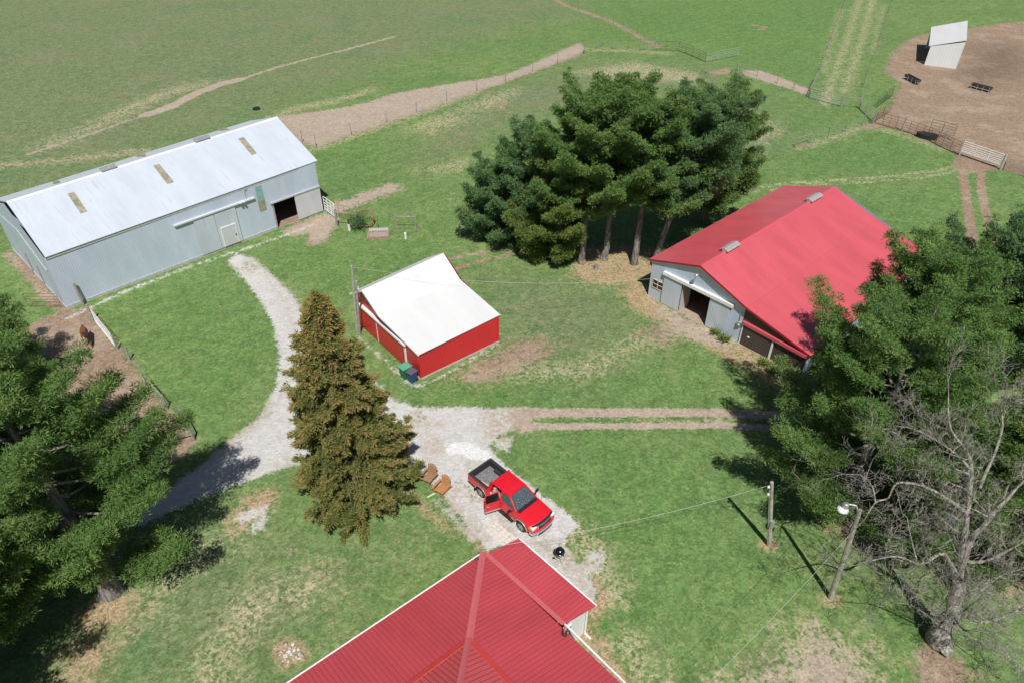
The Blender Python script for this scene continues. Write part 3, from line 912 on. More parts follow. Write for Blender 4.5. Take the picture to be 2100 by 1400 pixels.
for (xa, ya), (xb, yb) in (((1484, 517), (1510, 501)), ((1656, 414), (1679, 401))):
    pa = rl+rd*(hit(xa, ya, rl, nF)-rl).dot(rd); pb = rl+rd*(hit(xb, yb, rl, nF)-rl).dot(rd)
    v_ = MB()
    for e_ in (el-rl, kl-rl):
        dd = e_.normalized()*.42
        v_.slab([pa+Vector((0, 0, .34)), pb+Vector((0, 0, .34)), pb+dd+Vector((0, 0, .30)), pa+dd+Vector((0, 0, .30))], .05)
    v_.bar(pa+Vector((0, 0, .12)), pb+Vector((0, 0, .12)), .4, .3)
    v_.build('ridge_vent', plain('grey_vent_metal', (.45, .44, .42), .5, .3), ro)
# doors and track
b0 = W.uz(1356, 621)[0]; c1 = W.uz(1486, 689)[0]
d_ = MB(); W.panel(d_, b0, a0+.1, .06, zt, .08, .15); d_.build('sliding_door', M_DOORGREY, root)
d_ = MB(); W.panel(d_, a1-.1, c1, .06, zt, .08, .15); d_.build('sliding_door', M_DOORGREY, root)
d_ = MB(); W.panel(d_, b0-.1, c1+.25, zt, zt+.28, .0, .28); d_.build('door_track', M_TRIM, root)
d_ = MB(); d_.box((0, 0, 0), (1.3, .08, 2.85), Matrix.Translation(W.pt(a0+.1, 0, -.02)) @ Matrix((D, W.u, Vector((0, 0, 1)))).transposed().to_4x4())
d_.build('partition', plain('pale_board', (.50, .44, .40), .8), root)
for k, (ua, dd) in enumerate(((3.2, 4.0), (5.9, 4.0), (3.2, 9.0), (5.9, 9.0))):
    d_ = MB(); d_.bar(W.pt(ua, 0, -dd), W.pt(ua, 3.6, -dd), .16); d_.build('inner_post', M_WOODGREY, root)
w0, wz1 = W.uz(1340.6, 572); w1, wz0 = W.uz(1357.7, 597)
wz0 = W.uz(1340.6, 588)[1]
wd = MB(); W.panel(wd, w0, w1, wz0, wz1, .005, .03); wn_ = wd.build('window', M_GLASS, root)
wd = MB()
for uu in (w0-.05, (w0+w1)/2-.025, w1): W.panel(wd, uu, uu+.05, wz0-.05, wz1+.05, .0, .06)
for zz in (wz0-.06, (wz0+wz1)/2-.02, wz1): W.panel(wd, w0-.05, w1+.05, zz, zz+.05, .0, .062)
wd.build('frame', plain('bare_pine_frame', (.62, .52, .40), .7), wn_)
# lean-to: door, cover strip, white posts
p1_ = W.uz(1575, 740)[0]
d_ = MB(); W.panel(d_, GL+.25, p1_-.08, .1, 1.95, .05, .10); d_.build('lean_to_door', M_BROWN, root)
d_ = MB(); W.panel(d_, p1_-.06, p1_+.08, 0, 1.95, .03, .13); d_.build('door_post', M_TRIM, root)
d_ = MB(); W.panel(d_, GL+.1, GL+.2, 0, 2.2, .03, .10); d_.build('door_post', M_TRIM, root)
d_ = MB()
W.panel(d_, GL+.15, FL+.05, 1.98, 2.24, .0, .24, 2.0, 1.74)
d_.build('track_cover', M_REDROOF, root)
d_ = MB(); W.panel(d_, GL+.75, GL+.95, .98, 1.06, .1, .16); d_.build('door_handle', M_TRIM, root)
mt = MB(); W.panel(mt, GL-.38, GL-.08, 1.5, 1.95, .0, .16); mt.lathe([(.10, 0), (.10, .12), (.07, .16), (0, .16)], W.pt(GL-.23, 1.72, .14), 12, Matrix.Rotation(R(90), 4, 'X'))
mt.build('meter_box', M_GALV, root)
mt = MB(); mt.tube([W.pt(GL-.23, 1.95, .08), W.pt(GL-.23, 2.9, .08)], .03); mt.build('conduit_pipe', M_GALV, root)
lu, lz = W.uz(1432, 575)
lt = MB(); lt.tube([W.pt(uR-.1, 4.55, 0), W.pt(uR-.1, 4.6, .5)], .03); lt.lathe([(0, 0), (.18, .0), (.16, .12), (.05, .2), (0, .2)], W.pt(uR-.1, 4.45, .5), 12)
lt.build('barn_lamp', M_GALV, root)
for k in (-.2, 0, .25):
    ins = MB(); ins.tube([W.pt(uR+k, 5.0, 0), W.pt(uR+k, 5.0, .14)], .05, 8); ins.build('insulator', M_TRIM, root)

# ---- house in the foreground ---------------------------------------------
Z0 = 3.0
Cn = P(991, 1132, Z0)
Ll = P(590, 1400, Z0)
e1 = P(998, 1135, Z0); e2 = P(1157, 1279, Z0); e3 = P(1285, 1400, Z0)
dl = (Ll-Cn).normalized()
dr_ = (e3-e2).normalized()
# roof pitch from the hip: bisecting direction rises to the knuckle
def hip_at(px, py, corner, da, db):
    best = None
    for k in range(400):
        z = corner.z + k*.01
        p = P(px, py, z)
        q = p-corner
        ca = q.dot(Vector((-da.y, da.x, 0))); cb = q.dot(Vector((db.y, -db.x, 0)))
        e = abs(abs(ca)-abs(cb))
        if best is None or e < best[0]: best = (e, p)
    return best[1]
K0 = hip_at(962, 1313, Cn, dl, dr_)
LLEN, RLEN = 19.0, 17.0
lend = Cn+dl*LLEN; rend = Cn+dr_*RLEN
kl_ = hit(847, 1400, K0, Vector((0, 0, 1))); kr_ = hit(1043, 1400, K0, Vector((0, 0, 1)))
root = empty('house', Cn+dl*6+dr_*6-Vector((0, 0, Z0)), 'low white house under a crimson ribbed roof at the bottom edge', 'house')
kL = K0+dl*(LLEN-3.0); kR = K0+dr_*(RLEN-3.0)
rf = MB()
q = [Cn, lend, kL, K0]; rf.slab(q, .06, roof_uv(q, Cn, dl))
q = [Cn, K0, kR, rend]; rf.slab(q, .06, roof_uv(q, Cn, dr_))
ro = rf.build('roof', M_HOUSEROOF, root)
# steeper upper roof rising from the knuckle line
inw = (dl+dr_).normalized()
hipdir = (P(950, 1400, K0.z+1.0)-K0)
up_h = 1.45
U0 = K0+inw*.02
T0 = K0+inw*3.3+Vector((0, 0, up_h))
rf = MB()
M_UPROOF = ribbed('sunlit_crimson_roofing', (.62, .10, .11), .2285, .22, 0, .07, None, 0, .6, .6, bump=1.0)  # paler copy of the house roofing: sun sheen put into its base colour
q = [K0, kL, kL+(T0-K0), T0]; q2 = [K0, T0, kR+(T0-K0), kR]
o1_ = lift(q, normal(q), .07); o2_ = lift(q2, normal(q2), .07)
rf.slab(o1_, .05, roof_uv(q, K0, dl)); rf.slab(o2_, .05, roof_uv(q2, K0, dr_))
ur = rf.build('upper_roof', M_UPROOF, root)
fl = MB(); 
fl.slab(lift([K0-inw*.25-Vector((0,0,.12)), kL-Vector((0,0,.1)), kL+(T0-K0).normalized()*.25, K0+(T0-K0)*.07], normal(q), .1), .02)
fl.slab(lift([K0-inw*.25-Vector((0,0,.12)), K0+(T0-K0)*.07, kR+(T0-K0).normalized()*.25, kR-Vector((0,0,.1))], normal(q2), .1), .02)
fl.build('flashing', plain('vivid_red_flashing', (.62, .07, .06), .35), ur)
def hip_strip(mb, a, b, n1, n2, w):
    a, b = Vector(a), Vector(b)
    for n_, s_ in ((n1, 1), (n2, -1)):
        side = n_.cross(b-a).normalized()*s_
        mb.slab([a+n_*.05, b+n_*.05, b+side*w+n_*.05, a+side*w+n_*.05], .02)
nl = normal([Cn, lend, K0]); nr = normal([Cn, K0, rend])
cp = MB(); hip_strip(cp, Cn, K0, nl, nr, .19); cp.build('hip_cap', M_REDCAP, ro)
n3, n4 = normal(q), normal(q2)
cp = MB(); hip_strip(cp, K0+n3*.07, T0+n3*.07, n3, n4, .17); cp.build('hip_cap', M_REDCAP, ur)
# porch roof, a shallower sheet beyond the eave, with its pale joint strip
w1_, w2_ = P(1063, 1103, 2.66), P(1222, 1241, 2.66)
q = [e1, w1_, w2_, e2]
pr = MB(); pr.slab(q, .06, roof_uv(q, e1, e2-e1)); prf = pr.build('porch_roof', M_HOUSEROOF, root)
cp = MB(); sd_ = (w1_-e1).normalized(); npz = normal(q)
cp.slab([e1-sd_*.16+npz*.05, e1+sd_*.12+npz*.03, e2+sd_*.12+npz*.03, e2-sd_*.16+npz*.05], .02)
cp.build('joint_strip', M_REDCAP, prf)
M_GUT = plain('white_gutter', (.78, .78, .77), .4)
g_ = MB()
o_ = Vector((-dl.y, dl.x, 0)); o_ = o_ if o_.dot(dr_) < 0 else -o_
g_.bar(Cn+o_*.04-Vector((0, 0, .06)), lend+o_*.04-Vector((0, 0, .06)), .08, .10)
g_.build('gutter', M_GUT, root)
g_ = MB(); og = (w1_-e1).normalized()
g_.bar(w1_+og*.05-Vector((0, 0, .06)), w2_+og*.05-Vector((0, 0, .06)), .08, .10)
g_.bar(e2+og*.05-Vector((0, 0, .06)), rend+og*.05-Vector((0, 0, .06)), .08, .10)
g_.build('gutter', M_GUT, root)
# walls
xo = Vector((dr_.y, -dr_.x, 0)); xo = xo if xo.dot(og) > 0 else -xo
h0 = Cn-Vector((0, 0, Z0))
wa = h0+dl*.3-xo*.35
mb = MB()
c0 = h0 - xo*.4 + dr_*.4
c1_ = c0+dr_*(RLEN-.8); c2_ = c0+dl*0
ws = [c0, c0+dr_*(RLEN-1), c0+dr_*(RLEN-1)-xo*12, c0-xo*12]
for k in range(4):
    g = Wall(ws[k], ws[(k+1) % 4])
    if g.n.dot(g.a-(ws[0]+ws[2])/2) < 0: g = Wall(ws[(k+1) % 4], ws[k])
    g.wall(mb, Z0-.08, Z0-.08)
mb.build('wall', M_WHITEWALL, root)
# closed-in porch under the porch roof
pw = MB()
f0 = Vector((w1_.x, w1_.y, 0))-xo*.25+dr_*.3; f1 = Vector((w2_.x, w2_.y, 0))-xo*.25-dr_*.35
g0 = f0-xo*((w1_-e1).dot(xo)+.1); g1 = f1-xo*((w2_-e2).dot(xo)+.1)
for a_, b_ in ((f0, f1), (f1, g1), (g0, f0)):
    g = Wall(a_, b_)
    if g.n.dot(g.a-(f0+g1)/2) < 0: g = Wall(b_, a_)
    g.wall(pw, 2.5, 2.5)
pw.build('porch_wall', M_WHITEWALL, root)
g = Wall(g1, f1)
if g.n.dot(dr_) < 0: g = Wall(f1, g1)
wd = MB(); g.panel(wd, .25, .95, 1.1, 2.15, .0, .03); wn_ = wd.build('window', M_GLASS, root)
wd = MB()
for uu in (.2, .95): g.panel(wd, uu, uu+.06, 1.05, 2.2, .0, .05)
for zz in (1.05, 1.6, 2.15): g.panel(wd, .2, 1.01, zz, zz+.06, .0, .052)
wd.build('frame', M_TRIM, wn_)
dp = MB(); dp.bar(f1+dr_*.08-xo*.05+Vector((0, 0, .1)), f1+dr_*.08-xo*.05+Vector((0, 0, 2.5)), .09); dp.bar(f1+dr_*.08-xo*.05+Vector((0, 0, .1)), f1+dr_*.5-xo*.05+Vector((0, 0, .05)), .09)
dp.build('downspout', M_GUT, root)
# roof pipes
pp = hit(1157, 1298, e2, nr)
v_ = MB(); v_.lathe([(.15, -.05), (.13, .04), (.055, .09), (.055, .14)], pp, 14); v_.build('pipe_boot', plain('black_rubber', (.02, .02, .02), .6), ro)
v_ = MB(); v_.tube([pp+Vector((0, 0, .1)), pp+Vector((0, 0, .62))], .05, 10); v_.build('vent_pipe', M_REDCAP, ro)
pp = hit(978, 1146, Cn, nl)
v_ = MB(); v_.lathe([(.14, -.06), (.13, .02), (.09, .03), (.09, .07), (.06, .075), (.05, .03), (0, .03)], pp, 14); v_.build('vent_cap', plain('charcoal_metal', (.06, .06, .065), .5), ro)
mast = MB(); mast.tube([Cn+dl*.15-xo*.0+Vector((0, 0, -.4)), Cn+dl*.15+Vector((0, 0, .5))], .035, 8); mast.build('service_mast', M_GALV, root)
HOUSE_MAST = Cn+dl*.15+Vector((0, 0, .5))

# ---- white calf shelter in the yard --------------------------------------
A, B = P(1895.5, 133.5), P(1960, 142.5)
W = Wall(A, B); D = -W.n
root = empty('calf_shelter', (A+B)/2+D*4, 'white metal livestock shelter with a plain white roof in the bare yard', 'shelter')
e0, e1_ = P(1907, 95, 3.05), P(1981, 83, 4.4)
n_dir = D
b0_, b1_ = P(1912, 56, 3.6), P(1983.5, 43, 5.0)
rf = MB(); q = [e0-W.u*.15, e1_+W.u*.1, b1_+W.u*.1, b0_-W.u*.15]
rf.slab(q, .06, roof_uv(q, e0, e1_-e0)); rf.build('roof', M_WHITEROOF, root)
mb = MB(); W.wall(mb, 2.98, 4.3)
ba, bb = Vector((b0_.x, b0_.y, 0)), Vector((b1_.x, b1_.y, 0))
g = Wall(B, bb); g.wall(mb, 4.3, b1_.z-.1)
g = Wall(bb, ba); g.wall(mb, b1_.z-.1, b0_.z-.1)
mb.build('wall', ribbed('white_shelter_siding', (.76, .78, .78), .45, .5, 0, .05, (.5, .5, .48), .3, .3, .4, bump=.5), root)

# ------------------------------------------------------------------ trees
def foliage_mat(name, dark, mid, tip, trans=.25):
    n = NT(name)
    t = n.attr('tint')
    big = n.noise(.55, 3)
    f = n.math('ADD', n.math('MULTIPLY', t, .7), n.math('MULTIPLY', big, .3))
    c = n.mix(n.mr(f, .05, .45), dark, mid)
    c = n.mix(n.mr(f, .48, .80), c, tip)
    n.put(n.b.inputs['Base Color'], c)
    n.b.inputs['Roughness'].default_value = .6
    n.b.inputs['Specular IOR Level'].default_value = .08
    tr = n.new('ShaderNodeBsdfTranslucent'); n.put(tr.inputs[0], c)
    mx = n.new('ShaderNodeMixShader'); mx.inputs[0].default_value = trans
    out = n.t.nodes['Material Output']
    n.t.links.new(n.b.outputs[0], mx.inputs[1]); n.t.links.new(tr.outputs[0], mx.inputs[2])
    n.t.links.new(mx.outputs[0], out.inputs[0])
    return n.m

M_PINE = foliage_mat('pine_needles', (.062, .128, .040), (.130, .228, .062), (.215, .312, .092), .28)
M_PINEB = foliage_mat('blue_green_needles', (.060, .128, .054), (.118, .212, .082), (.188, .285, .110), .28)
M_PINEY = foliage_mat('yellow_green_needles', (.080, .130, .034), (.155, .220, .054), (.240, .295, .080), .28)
M_CEDAR = foliage_mat('cedar_scales', (.090, .122, .034), (.235, .245, .078), (.38, .270, .100), .3)
def bark_mat(name, a, b):
    n = NT(name)
    v = n.vmul(n.P(), (1, 1, .18))
    f = n.noise(7, 5, .7, v)
    n.bump(f, .9, .06)
    return n.out(n.mix(n.mr(f, .35, .65), a, b), .92, 0, .15)
M_BARK = bark_mat('pine_bark', (.10, .088, .078), (.30, .275, .25))
M_BAREBARK = bark_mat('furrowed_grey_bark', (.12, .105, .088), (.44, .41, .355))

def cards(name, mat, parent, cen, dirs, size, width, tint, org, face=None):
    """many narrow needle blades (diamonds) at cen pointing along dirs"""
    n = len(cen)
    d = dirs/np.linalg.norm(dirs, axis=1, keepdims=True)
    r = RNG.normal(size=(n, 3)) if face is None else face+RNG.normal(size=(n, 3))*.45
    s = np.cross(d, r); s /= np.linalg.norm(s, axis=1, keepdims=True)+1e-9
    size = np.asarray(size).reshape(-1, 1)*np.ones((n, 1)); wd = np.asarray(width).reshape(-1, 1)*np.ones((n, 1))
    v = np.empty((n, 4, 3), np.float32)
    c = cen-np.array(org)
    v[:, 0] = c; v[:, 2] = c+d*size
    m = c+d*size*.55
    v[:, 1] = m+s*wd*.5; v[:, 3] = m-s*wd*.5
    me = bpy.data.meshes.new(name)
    me.vertices.add(n*4); me.vertices.foreach_set('co', v.ravel())
    me.loops.add(n*4); me.loops.foreach_set('vertex_index', np.arange(n*4, dtype=np.int32))
    me.polygons.add(n)
    me.polygons.foreach_set('loop_start', np.arange(0, n*4, 4, dtype=np.int32))
    me.polygons.foreach_set('loop_total', np.full(n, 4, np.int32))
    a = me.attributes.new('tint', 'FLOAT', 'POINT')
    a.data.foreach_set('value', np.repeat(tint.astype(np.float32), 4))
    me.update(calc_edges=True)
    me.materials.append(mat)
    o = bpy.data.objects.new(name, me); COL.objects.link(o); o.parent = parent
    return o

def tufts(centers, outward, per, spread, up=.35, jit=.10):
    """blades bursting from every tuft centre, biased outward and up"""
    n = len(centers)
    c = np.repeat(centers, per, 0)+RNG.normal(size=(n*per, 3))*jit
    o = np.repeat(outward, per, 0)
    d = o*.55+np.array([0, 0, up])+RNG.normal(size=(n*per, 3))*spread
    return c, d

def puffs(centers, radii, per, flat=.72):
    """rounded needle clusters: blades lie on the surface of a small ball round every twig end"""
    n = len(centers)*per
    u = RNG.normal(size=(n, 3)); u[:, 2] = np.where(u[:, 2] < -.55, -u[:, 2]*.6, u[:, 2])
    u /= np.linalg.norm(u, axis=1, keepdims=True)
    rr = np.repeat(radii, per)[:, None]*RNG.uniform(.35, 1.0, (n, 1))**.6
    c = np.repeat(centers, per, 0)+u*rr*np.array([1, 1, flat])
    t = np.cross(u, RNG.normal(size=(n, 3))); t /= np.linalg.norm(t, axis=1, keepdims=True)+1e-9
    k = RNG.uniform(size=(n, 1))                        # some needles lie round the tuft, the rest stand out of it
    d = t*(.9-.65*k)+u*(.15+1.1*k)+np.array([0, 0, .12])
    return c, d, u+np.array([0, 0, .35])

def pine(label, base, H, rad, z0, mat, lean=(0, 0), seed=1, gap=1.0, dens=1.0, tr=.32, blade=(.24, .056), per=46, puff=.27, group=None, name='pine_tree', crowned=.0, cut=None, ragged=.35, vj=.20):
    rng = np.random.default_rng(seed)
    base = Vector(base)
    t = empty(name, base, label, 'tree', group)
    top = base+Vector((lean[0], lean[1], H))
    axis = lambda z: base+Vector((lean[0]*(z/H)**1.4, lean[1]*(z/H)**1.4, z))
    tm = MB()
    zs = [0, .4, 1.2, H*.25, H*.45, H*.65, H*.82, H*.97]
    tm.tube([axis(z)+Vector((rng.normal()*.05, rng.normal()*.05, 0)) for z in zs], [tr*1.45, tr*1.12, tr, tr*.86, tr*.66, tr*.44, tr*.24, .03], 9)
    cen, out, tint = [], [], []
    z = z0
    ph = rng.uniform(0, 6.28)
    while z < H*.985:
        f = (z-z0)/(H-z0)
        prof = min(1.0, .62+1.5*f)*(1-f**2.0)**.62 if not crowned else min(1.0, .75+1.2*f)*(1-f**2.6)**.55
        nl = rng.integers(4, 7) if f < .85 else rng.integers(4, 6)
        for k in range(nl):
            a = ph+k*6.283/nl+rng.normal()*.25
            L = rad*prof*(1+rng.uniform(-ragged, ragged*.75))+.5
            if cut is not None: L *= cut(a, f)
            if L < .5: continue
            zz = z+rng.uniform(-.35, .35)
            p0 = axis(max(.3, zz))
            dirh = np.array([math.cos(a), math.sin(a), 0.])
            rise = lerp(-.10, .85, f**1.3)+rng.normal()*.07
            npt = 7
            pts = []
            for i in range(npt):
                s = i/(npt-1)
                h = L*s*rise*.75+L*.20*s*s*s-.16*L*math.sin(s*3.14)*(1-f)
                side = np.array([-dirh[1], dirh[0], 0])*math.sin(s*2.2+k)*.06*L
                q = np.array(p0)+dirh*L*s+np.array([0, 0, h])+side
                pts.append(q)
            tm.tube(pts, [max(.015, (.028+.012*L)*(1-.85*i/(npt-1))) for i in range(npt)], 4, cap=False)
            # foliage plates: side twigs along the outer part of the limb
            ns = max(3, int(L*2.7*dens))
            lt = rng.uniform(-.12, .12)
            for i in range(ns):
                s = .30+.70*(i+rng.uniform(0, .9))/ns if f < .7 else .12+.88*(i+rng.uniform(0, .9))/ns
                s = min(s, 1.0)
                j = s*(npt-1); j0 = min(int(j), npt-2)
                c = pts[j0]+(pts[j0+1]-pts[j0])*(j-j0)
                lim = pts[j0+1]-pts[j0]; lim /= np.linalg.norm(lim)+1e-9
                sd = np.cross(lim, [0, 0, 1.]); sd /= np.linalg.norm(sd)+1e-9
                reach = (.30+.34*L*(1.12-s)*min(1.0, s*2.2))*rng.uniform(.6, 1.15)
                m = max(2, int(reach*3.2*dens+.5))
                for sg in (-1, 1):
                    for q in range(m):
                        u = (q+rng.uniform(.2, 1))/m
                        pp = c+(sd*sg*.85+lim*.55)*reach*u+np.array([0, 0, 1])*(rng.normal()*vj+.12*u)
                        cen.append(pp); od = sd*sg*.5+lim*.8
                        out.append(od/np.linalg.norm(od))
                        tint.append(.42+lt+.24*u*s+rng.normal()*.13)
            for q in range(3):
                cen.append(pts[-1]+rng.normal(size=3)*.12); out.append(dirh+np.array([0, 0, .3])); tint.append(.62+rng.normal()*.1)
        z += (.62+.25*rng.uniform())*gap*(1.0 if f < .8 else .75)
        ph += 1.1
    for q in range(14):
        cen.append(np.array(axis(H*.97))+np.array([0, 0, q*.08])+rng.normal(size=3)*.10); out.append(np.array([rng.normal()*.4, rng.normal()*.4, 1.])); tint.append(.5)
    cen, out, tint = np.array(cen), np.array(out), np.array(tint)
    c, d, fc = puffs(cen, puff*rng.uniform(.7, 1.3, len(cen)), per)
    sz = blade[0]*RNG.uniform(.7, 1.25, len(c))
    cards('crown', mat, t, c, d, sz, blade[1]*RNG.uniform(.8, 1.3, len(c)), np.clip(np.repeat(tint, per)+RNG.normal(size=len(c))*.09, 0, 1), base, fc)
    tm.build('trunk', M_BARK, t)
    return t

def cedar(label, base, H, rad, seed=5):
    rng = np.random.default_rng(seed)
    base = Vector(base)
    t = empty('cedar_tree', base, label, 'tree')
    tm = MB()
    tm.tube([base+Vector((0, 0, z)) for z in (0, .5, 3, 7, 11, H*.97)], [.42, .33, .27, .18, .10, .02], 9)
    cen, out, tint = [], [], []
    nl = 430
    for k in range(nl):
        f = ((k+rng.uniform())/nl)**1.25
        z = .35+f*(H-.6)
        a = k*2.39996+rng.normal()*.3
        R_ = rad*(1-f)**.78*(.62+.38*min(1, f*6+.5))*(1-.22*max(0, f-.8)/.2)
        if f > .72: R_ *= 1.0
        lump = .82+.30*math.sin(a*2+z*.9)*math.sin(z*1.1+a)
        L = (R_*lump*(1+rng.uniform(-.34, .26)))+.25
        if rng.uniform() < .12 and f > .25: L *= 1.30
        dirh = np.array([math.cos(a), math.sin(a), 0.])
        sl = rng.uniform(.0, .35)+.35*f
        p0 = np.array(base)+np.array([0, 0, z])
        pts = []
        for i in range(6):
            s = i/5
            pts.append(p0+dirh*L*s+np.array([0, 0, L*s*sl*.5-.42*L*s*s*(1-f)*.6+.16*L*s**4]))
        tm.tube(pts, [max(.008, .035*(1-.9*i/5)) for i in range(6)], 3, cap=False)
        ns = int(9+L*10)
        lt = rng.normal()*.10
        for i in range(ns):
            s = .40+.60*rng.uniform()**.7
            j = s*5; j0 = min(int(j), 4)
            c = pts[j0]+(pts[j0+1]-pts[j0])*(j-j0)
            sd = np.cross(dirh, [0, 0, 1.])
            wdt = .10+.46*(1-s)*min(L, 2.5)*.6
            c = c+sd*rng.normal()*wdt*.6+np.array([0, 0, rng.normal()*.16+.03])
            cen.append(c); od = dirh*.9+sd*rng.normal()*.5+np.array([0, 0, .1])
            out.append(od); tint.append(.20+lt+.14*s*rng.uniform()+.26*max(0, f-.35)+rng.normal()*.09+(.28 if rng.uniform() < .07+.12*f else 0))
        for i in range(4):                                   # tip spray
            cen.append(pts[-1]+dirh*(.10*i-.1)+rng.normal(size=3)*.03); out.append(dirh+np.array([0, 0, .2])); tint.append(.48+.34*rng.uniform()+.2*f)
    for q in range(26):
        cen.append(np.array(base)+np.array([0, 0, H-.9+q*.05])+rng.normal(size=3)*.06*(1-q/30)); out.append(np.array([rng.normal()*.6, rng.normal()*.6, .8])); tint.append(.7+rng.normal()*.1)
    cen, out, tint = np.array(cen), np.array(out), np.array(tint)
    per = 14
    c, d = tufts(cen, out, per, .36, .12, .045)
    fc = np.tile(np.array([[.05, -.3, .9]]), (len(c), 1))
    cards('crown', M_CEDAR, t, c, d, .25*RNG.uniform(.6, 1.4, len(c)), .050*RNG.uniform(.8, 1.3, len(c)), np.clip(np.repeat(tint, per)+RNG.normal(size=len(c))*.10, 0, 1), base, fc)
    tm.build('trunk', bark_mat('cedar_bark', (.09, .06, .045), (.24, .18, .14)), t)
    return t

# cedar in the middle of the drive
cedar('rusty olive conical cedar standing beside the gravel drive in front of the red shed', P(727, 1014), 15.1, 3.8)

GR = 'pines in the grove behind the red-roofed barn'
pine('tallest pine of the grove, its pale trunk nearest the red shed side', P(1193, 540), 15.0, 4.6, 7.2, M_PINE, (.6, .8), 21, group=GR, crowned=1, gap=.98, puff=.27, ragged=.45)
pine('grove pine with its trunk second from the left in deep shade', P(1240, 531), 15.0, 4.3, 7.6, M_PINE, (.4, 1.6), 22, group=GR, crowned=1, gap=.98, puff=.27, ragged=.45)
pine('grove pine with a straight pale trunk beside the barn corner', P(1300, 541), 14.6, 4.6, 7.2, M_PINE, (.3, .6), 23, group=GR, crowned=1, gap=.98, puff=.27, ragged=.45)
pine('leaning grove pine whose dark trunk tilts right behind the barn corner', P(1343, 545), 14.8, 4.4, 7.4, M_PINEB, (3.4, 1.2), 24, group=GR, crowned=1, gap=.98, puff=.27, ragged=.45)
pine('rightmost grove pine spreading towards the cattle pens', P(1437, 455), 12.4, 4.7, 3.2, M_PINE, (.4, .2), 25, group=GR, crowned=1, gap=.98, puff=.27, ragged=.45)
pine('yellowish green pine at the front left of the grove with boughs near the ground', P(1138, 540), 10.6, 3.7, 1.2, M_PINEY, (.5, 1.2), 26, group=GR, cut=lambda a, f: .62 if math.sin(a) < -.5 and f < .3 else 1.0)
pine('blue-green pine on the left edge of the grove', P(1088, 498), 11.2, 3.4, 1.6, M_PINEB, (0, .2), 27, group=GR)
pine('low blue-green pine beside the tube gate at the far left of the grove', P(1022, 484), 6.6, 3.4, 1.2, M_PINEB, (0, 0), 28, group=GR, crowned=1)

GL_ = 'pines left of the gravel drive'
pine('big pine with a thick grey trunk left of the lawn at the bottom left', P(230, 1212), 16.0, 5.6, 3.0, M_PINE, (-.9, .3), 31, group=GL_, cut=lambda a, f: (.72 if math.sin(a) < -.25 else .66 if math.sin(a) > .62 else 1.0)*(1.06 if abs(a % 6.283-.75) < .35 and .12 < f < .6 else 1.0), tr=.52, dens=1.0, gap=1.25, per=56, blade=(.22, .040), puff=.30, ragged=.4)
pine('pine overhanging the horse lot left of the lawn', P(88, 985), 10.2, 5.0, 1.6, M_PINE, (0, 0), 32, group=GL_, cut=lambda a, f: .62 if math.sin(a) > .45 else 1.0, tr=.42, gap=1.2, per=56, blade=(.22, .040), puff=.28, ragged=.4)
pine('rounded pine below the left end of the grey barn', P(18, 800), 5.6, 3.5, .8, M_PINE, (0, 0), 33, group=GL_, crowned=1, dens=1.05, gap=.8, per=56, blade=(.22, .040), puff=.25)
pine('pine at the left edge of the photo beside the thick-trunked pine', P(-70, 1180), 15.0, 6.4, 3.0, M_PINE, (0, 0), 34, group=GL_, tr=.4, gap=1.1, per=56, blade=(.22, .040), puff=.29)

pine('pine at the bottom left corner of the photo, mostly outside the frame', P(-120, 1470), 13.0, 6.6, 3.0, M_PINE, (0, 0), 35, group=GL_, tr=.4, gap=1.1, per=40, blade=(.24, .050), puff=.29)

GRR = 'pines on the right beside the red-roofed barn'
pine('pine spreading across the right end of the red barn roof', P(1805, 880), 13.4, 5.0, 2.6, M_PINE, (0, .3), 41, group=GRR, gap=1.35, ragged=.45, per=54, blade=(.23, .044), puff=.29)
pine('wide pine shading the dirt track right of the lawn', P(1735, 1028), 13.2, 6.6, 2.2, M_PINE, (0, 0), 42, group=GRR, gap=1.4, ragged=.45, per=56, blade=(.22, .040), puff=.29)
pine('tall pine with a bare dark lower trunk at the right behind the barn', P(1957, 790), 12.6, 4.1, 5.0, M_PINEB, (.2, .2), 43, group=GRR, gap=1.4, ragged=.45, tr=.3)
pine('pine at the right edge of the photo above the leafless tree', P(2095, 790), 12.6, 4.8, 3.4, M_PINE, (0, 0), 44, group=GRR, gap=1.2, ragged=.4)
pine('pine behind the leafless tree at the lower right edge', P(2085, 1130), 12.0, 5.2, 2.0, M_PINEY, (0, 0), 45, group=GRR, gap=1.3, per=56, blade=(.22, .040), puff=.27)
pine('slim pine between the small dark roof and the leafless tree', P(1940, 1125), 9.0, 4.2, 1.4, M_PINE, (0, 0), 46, group=GRR, gap=1.2, per=56, blade=(.22, .040), puff=.27)

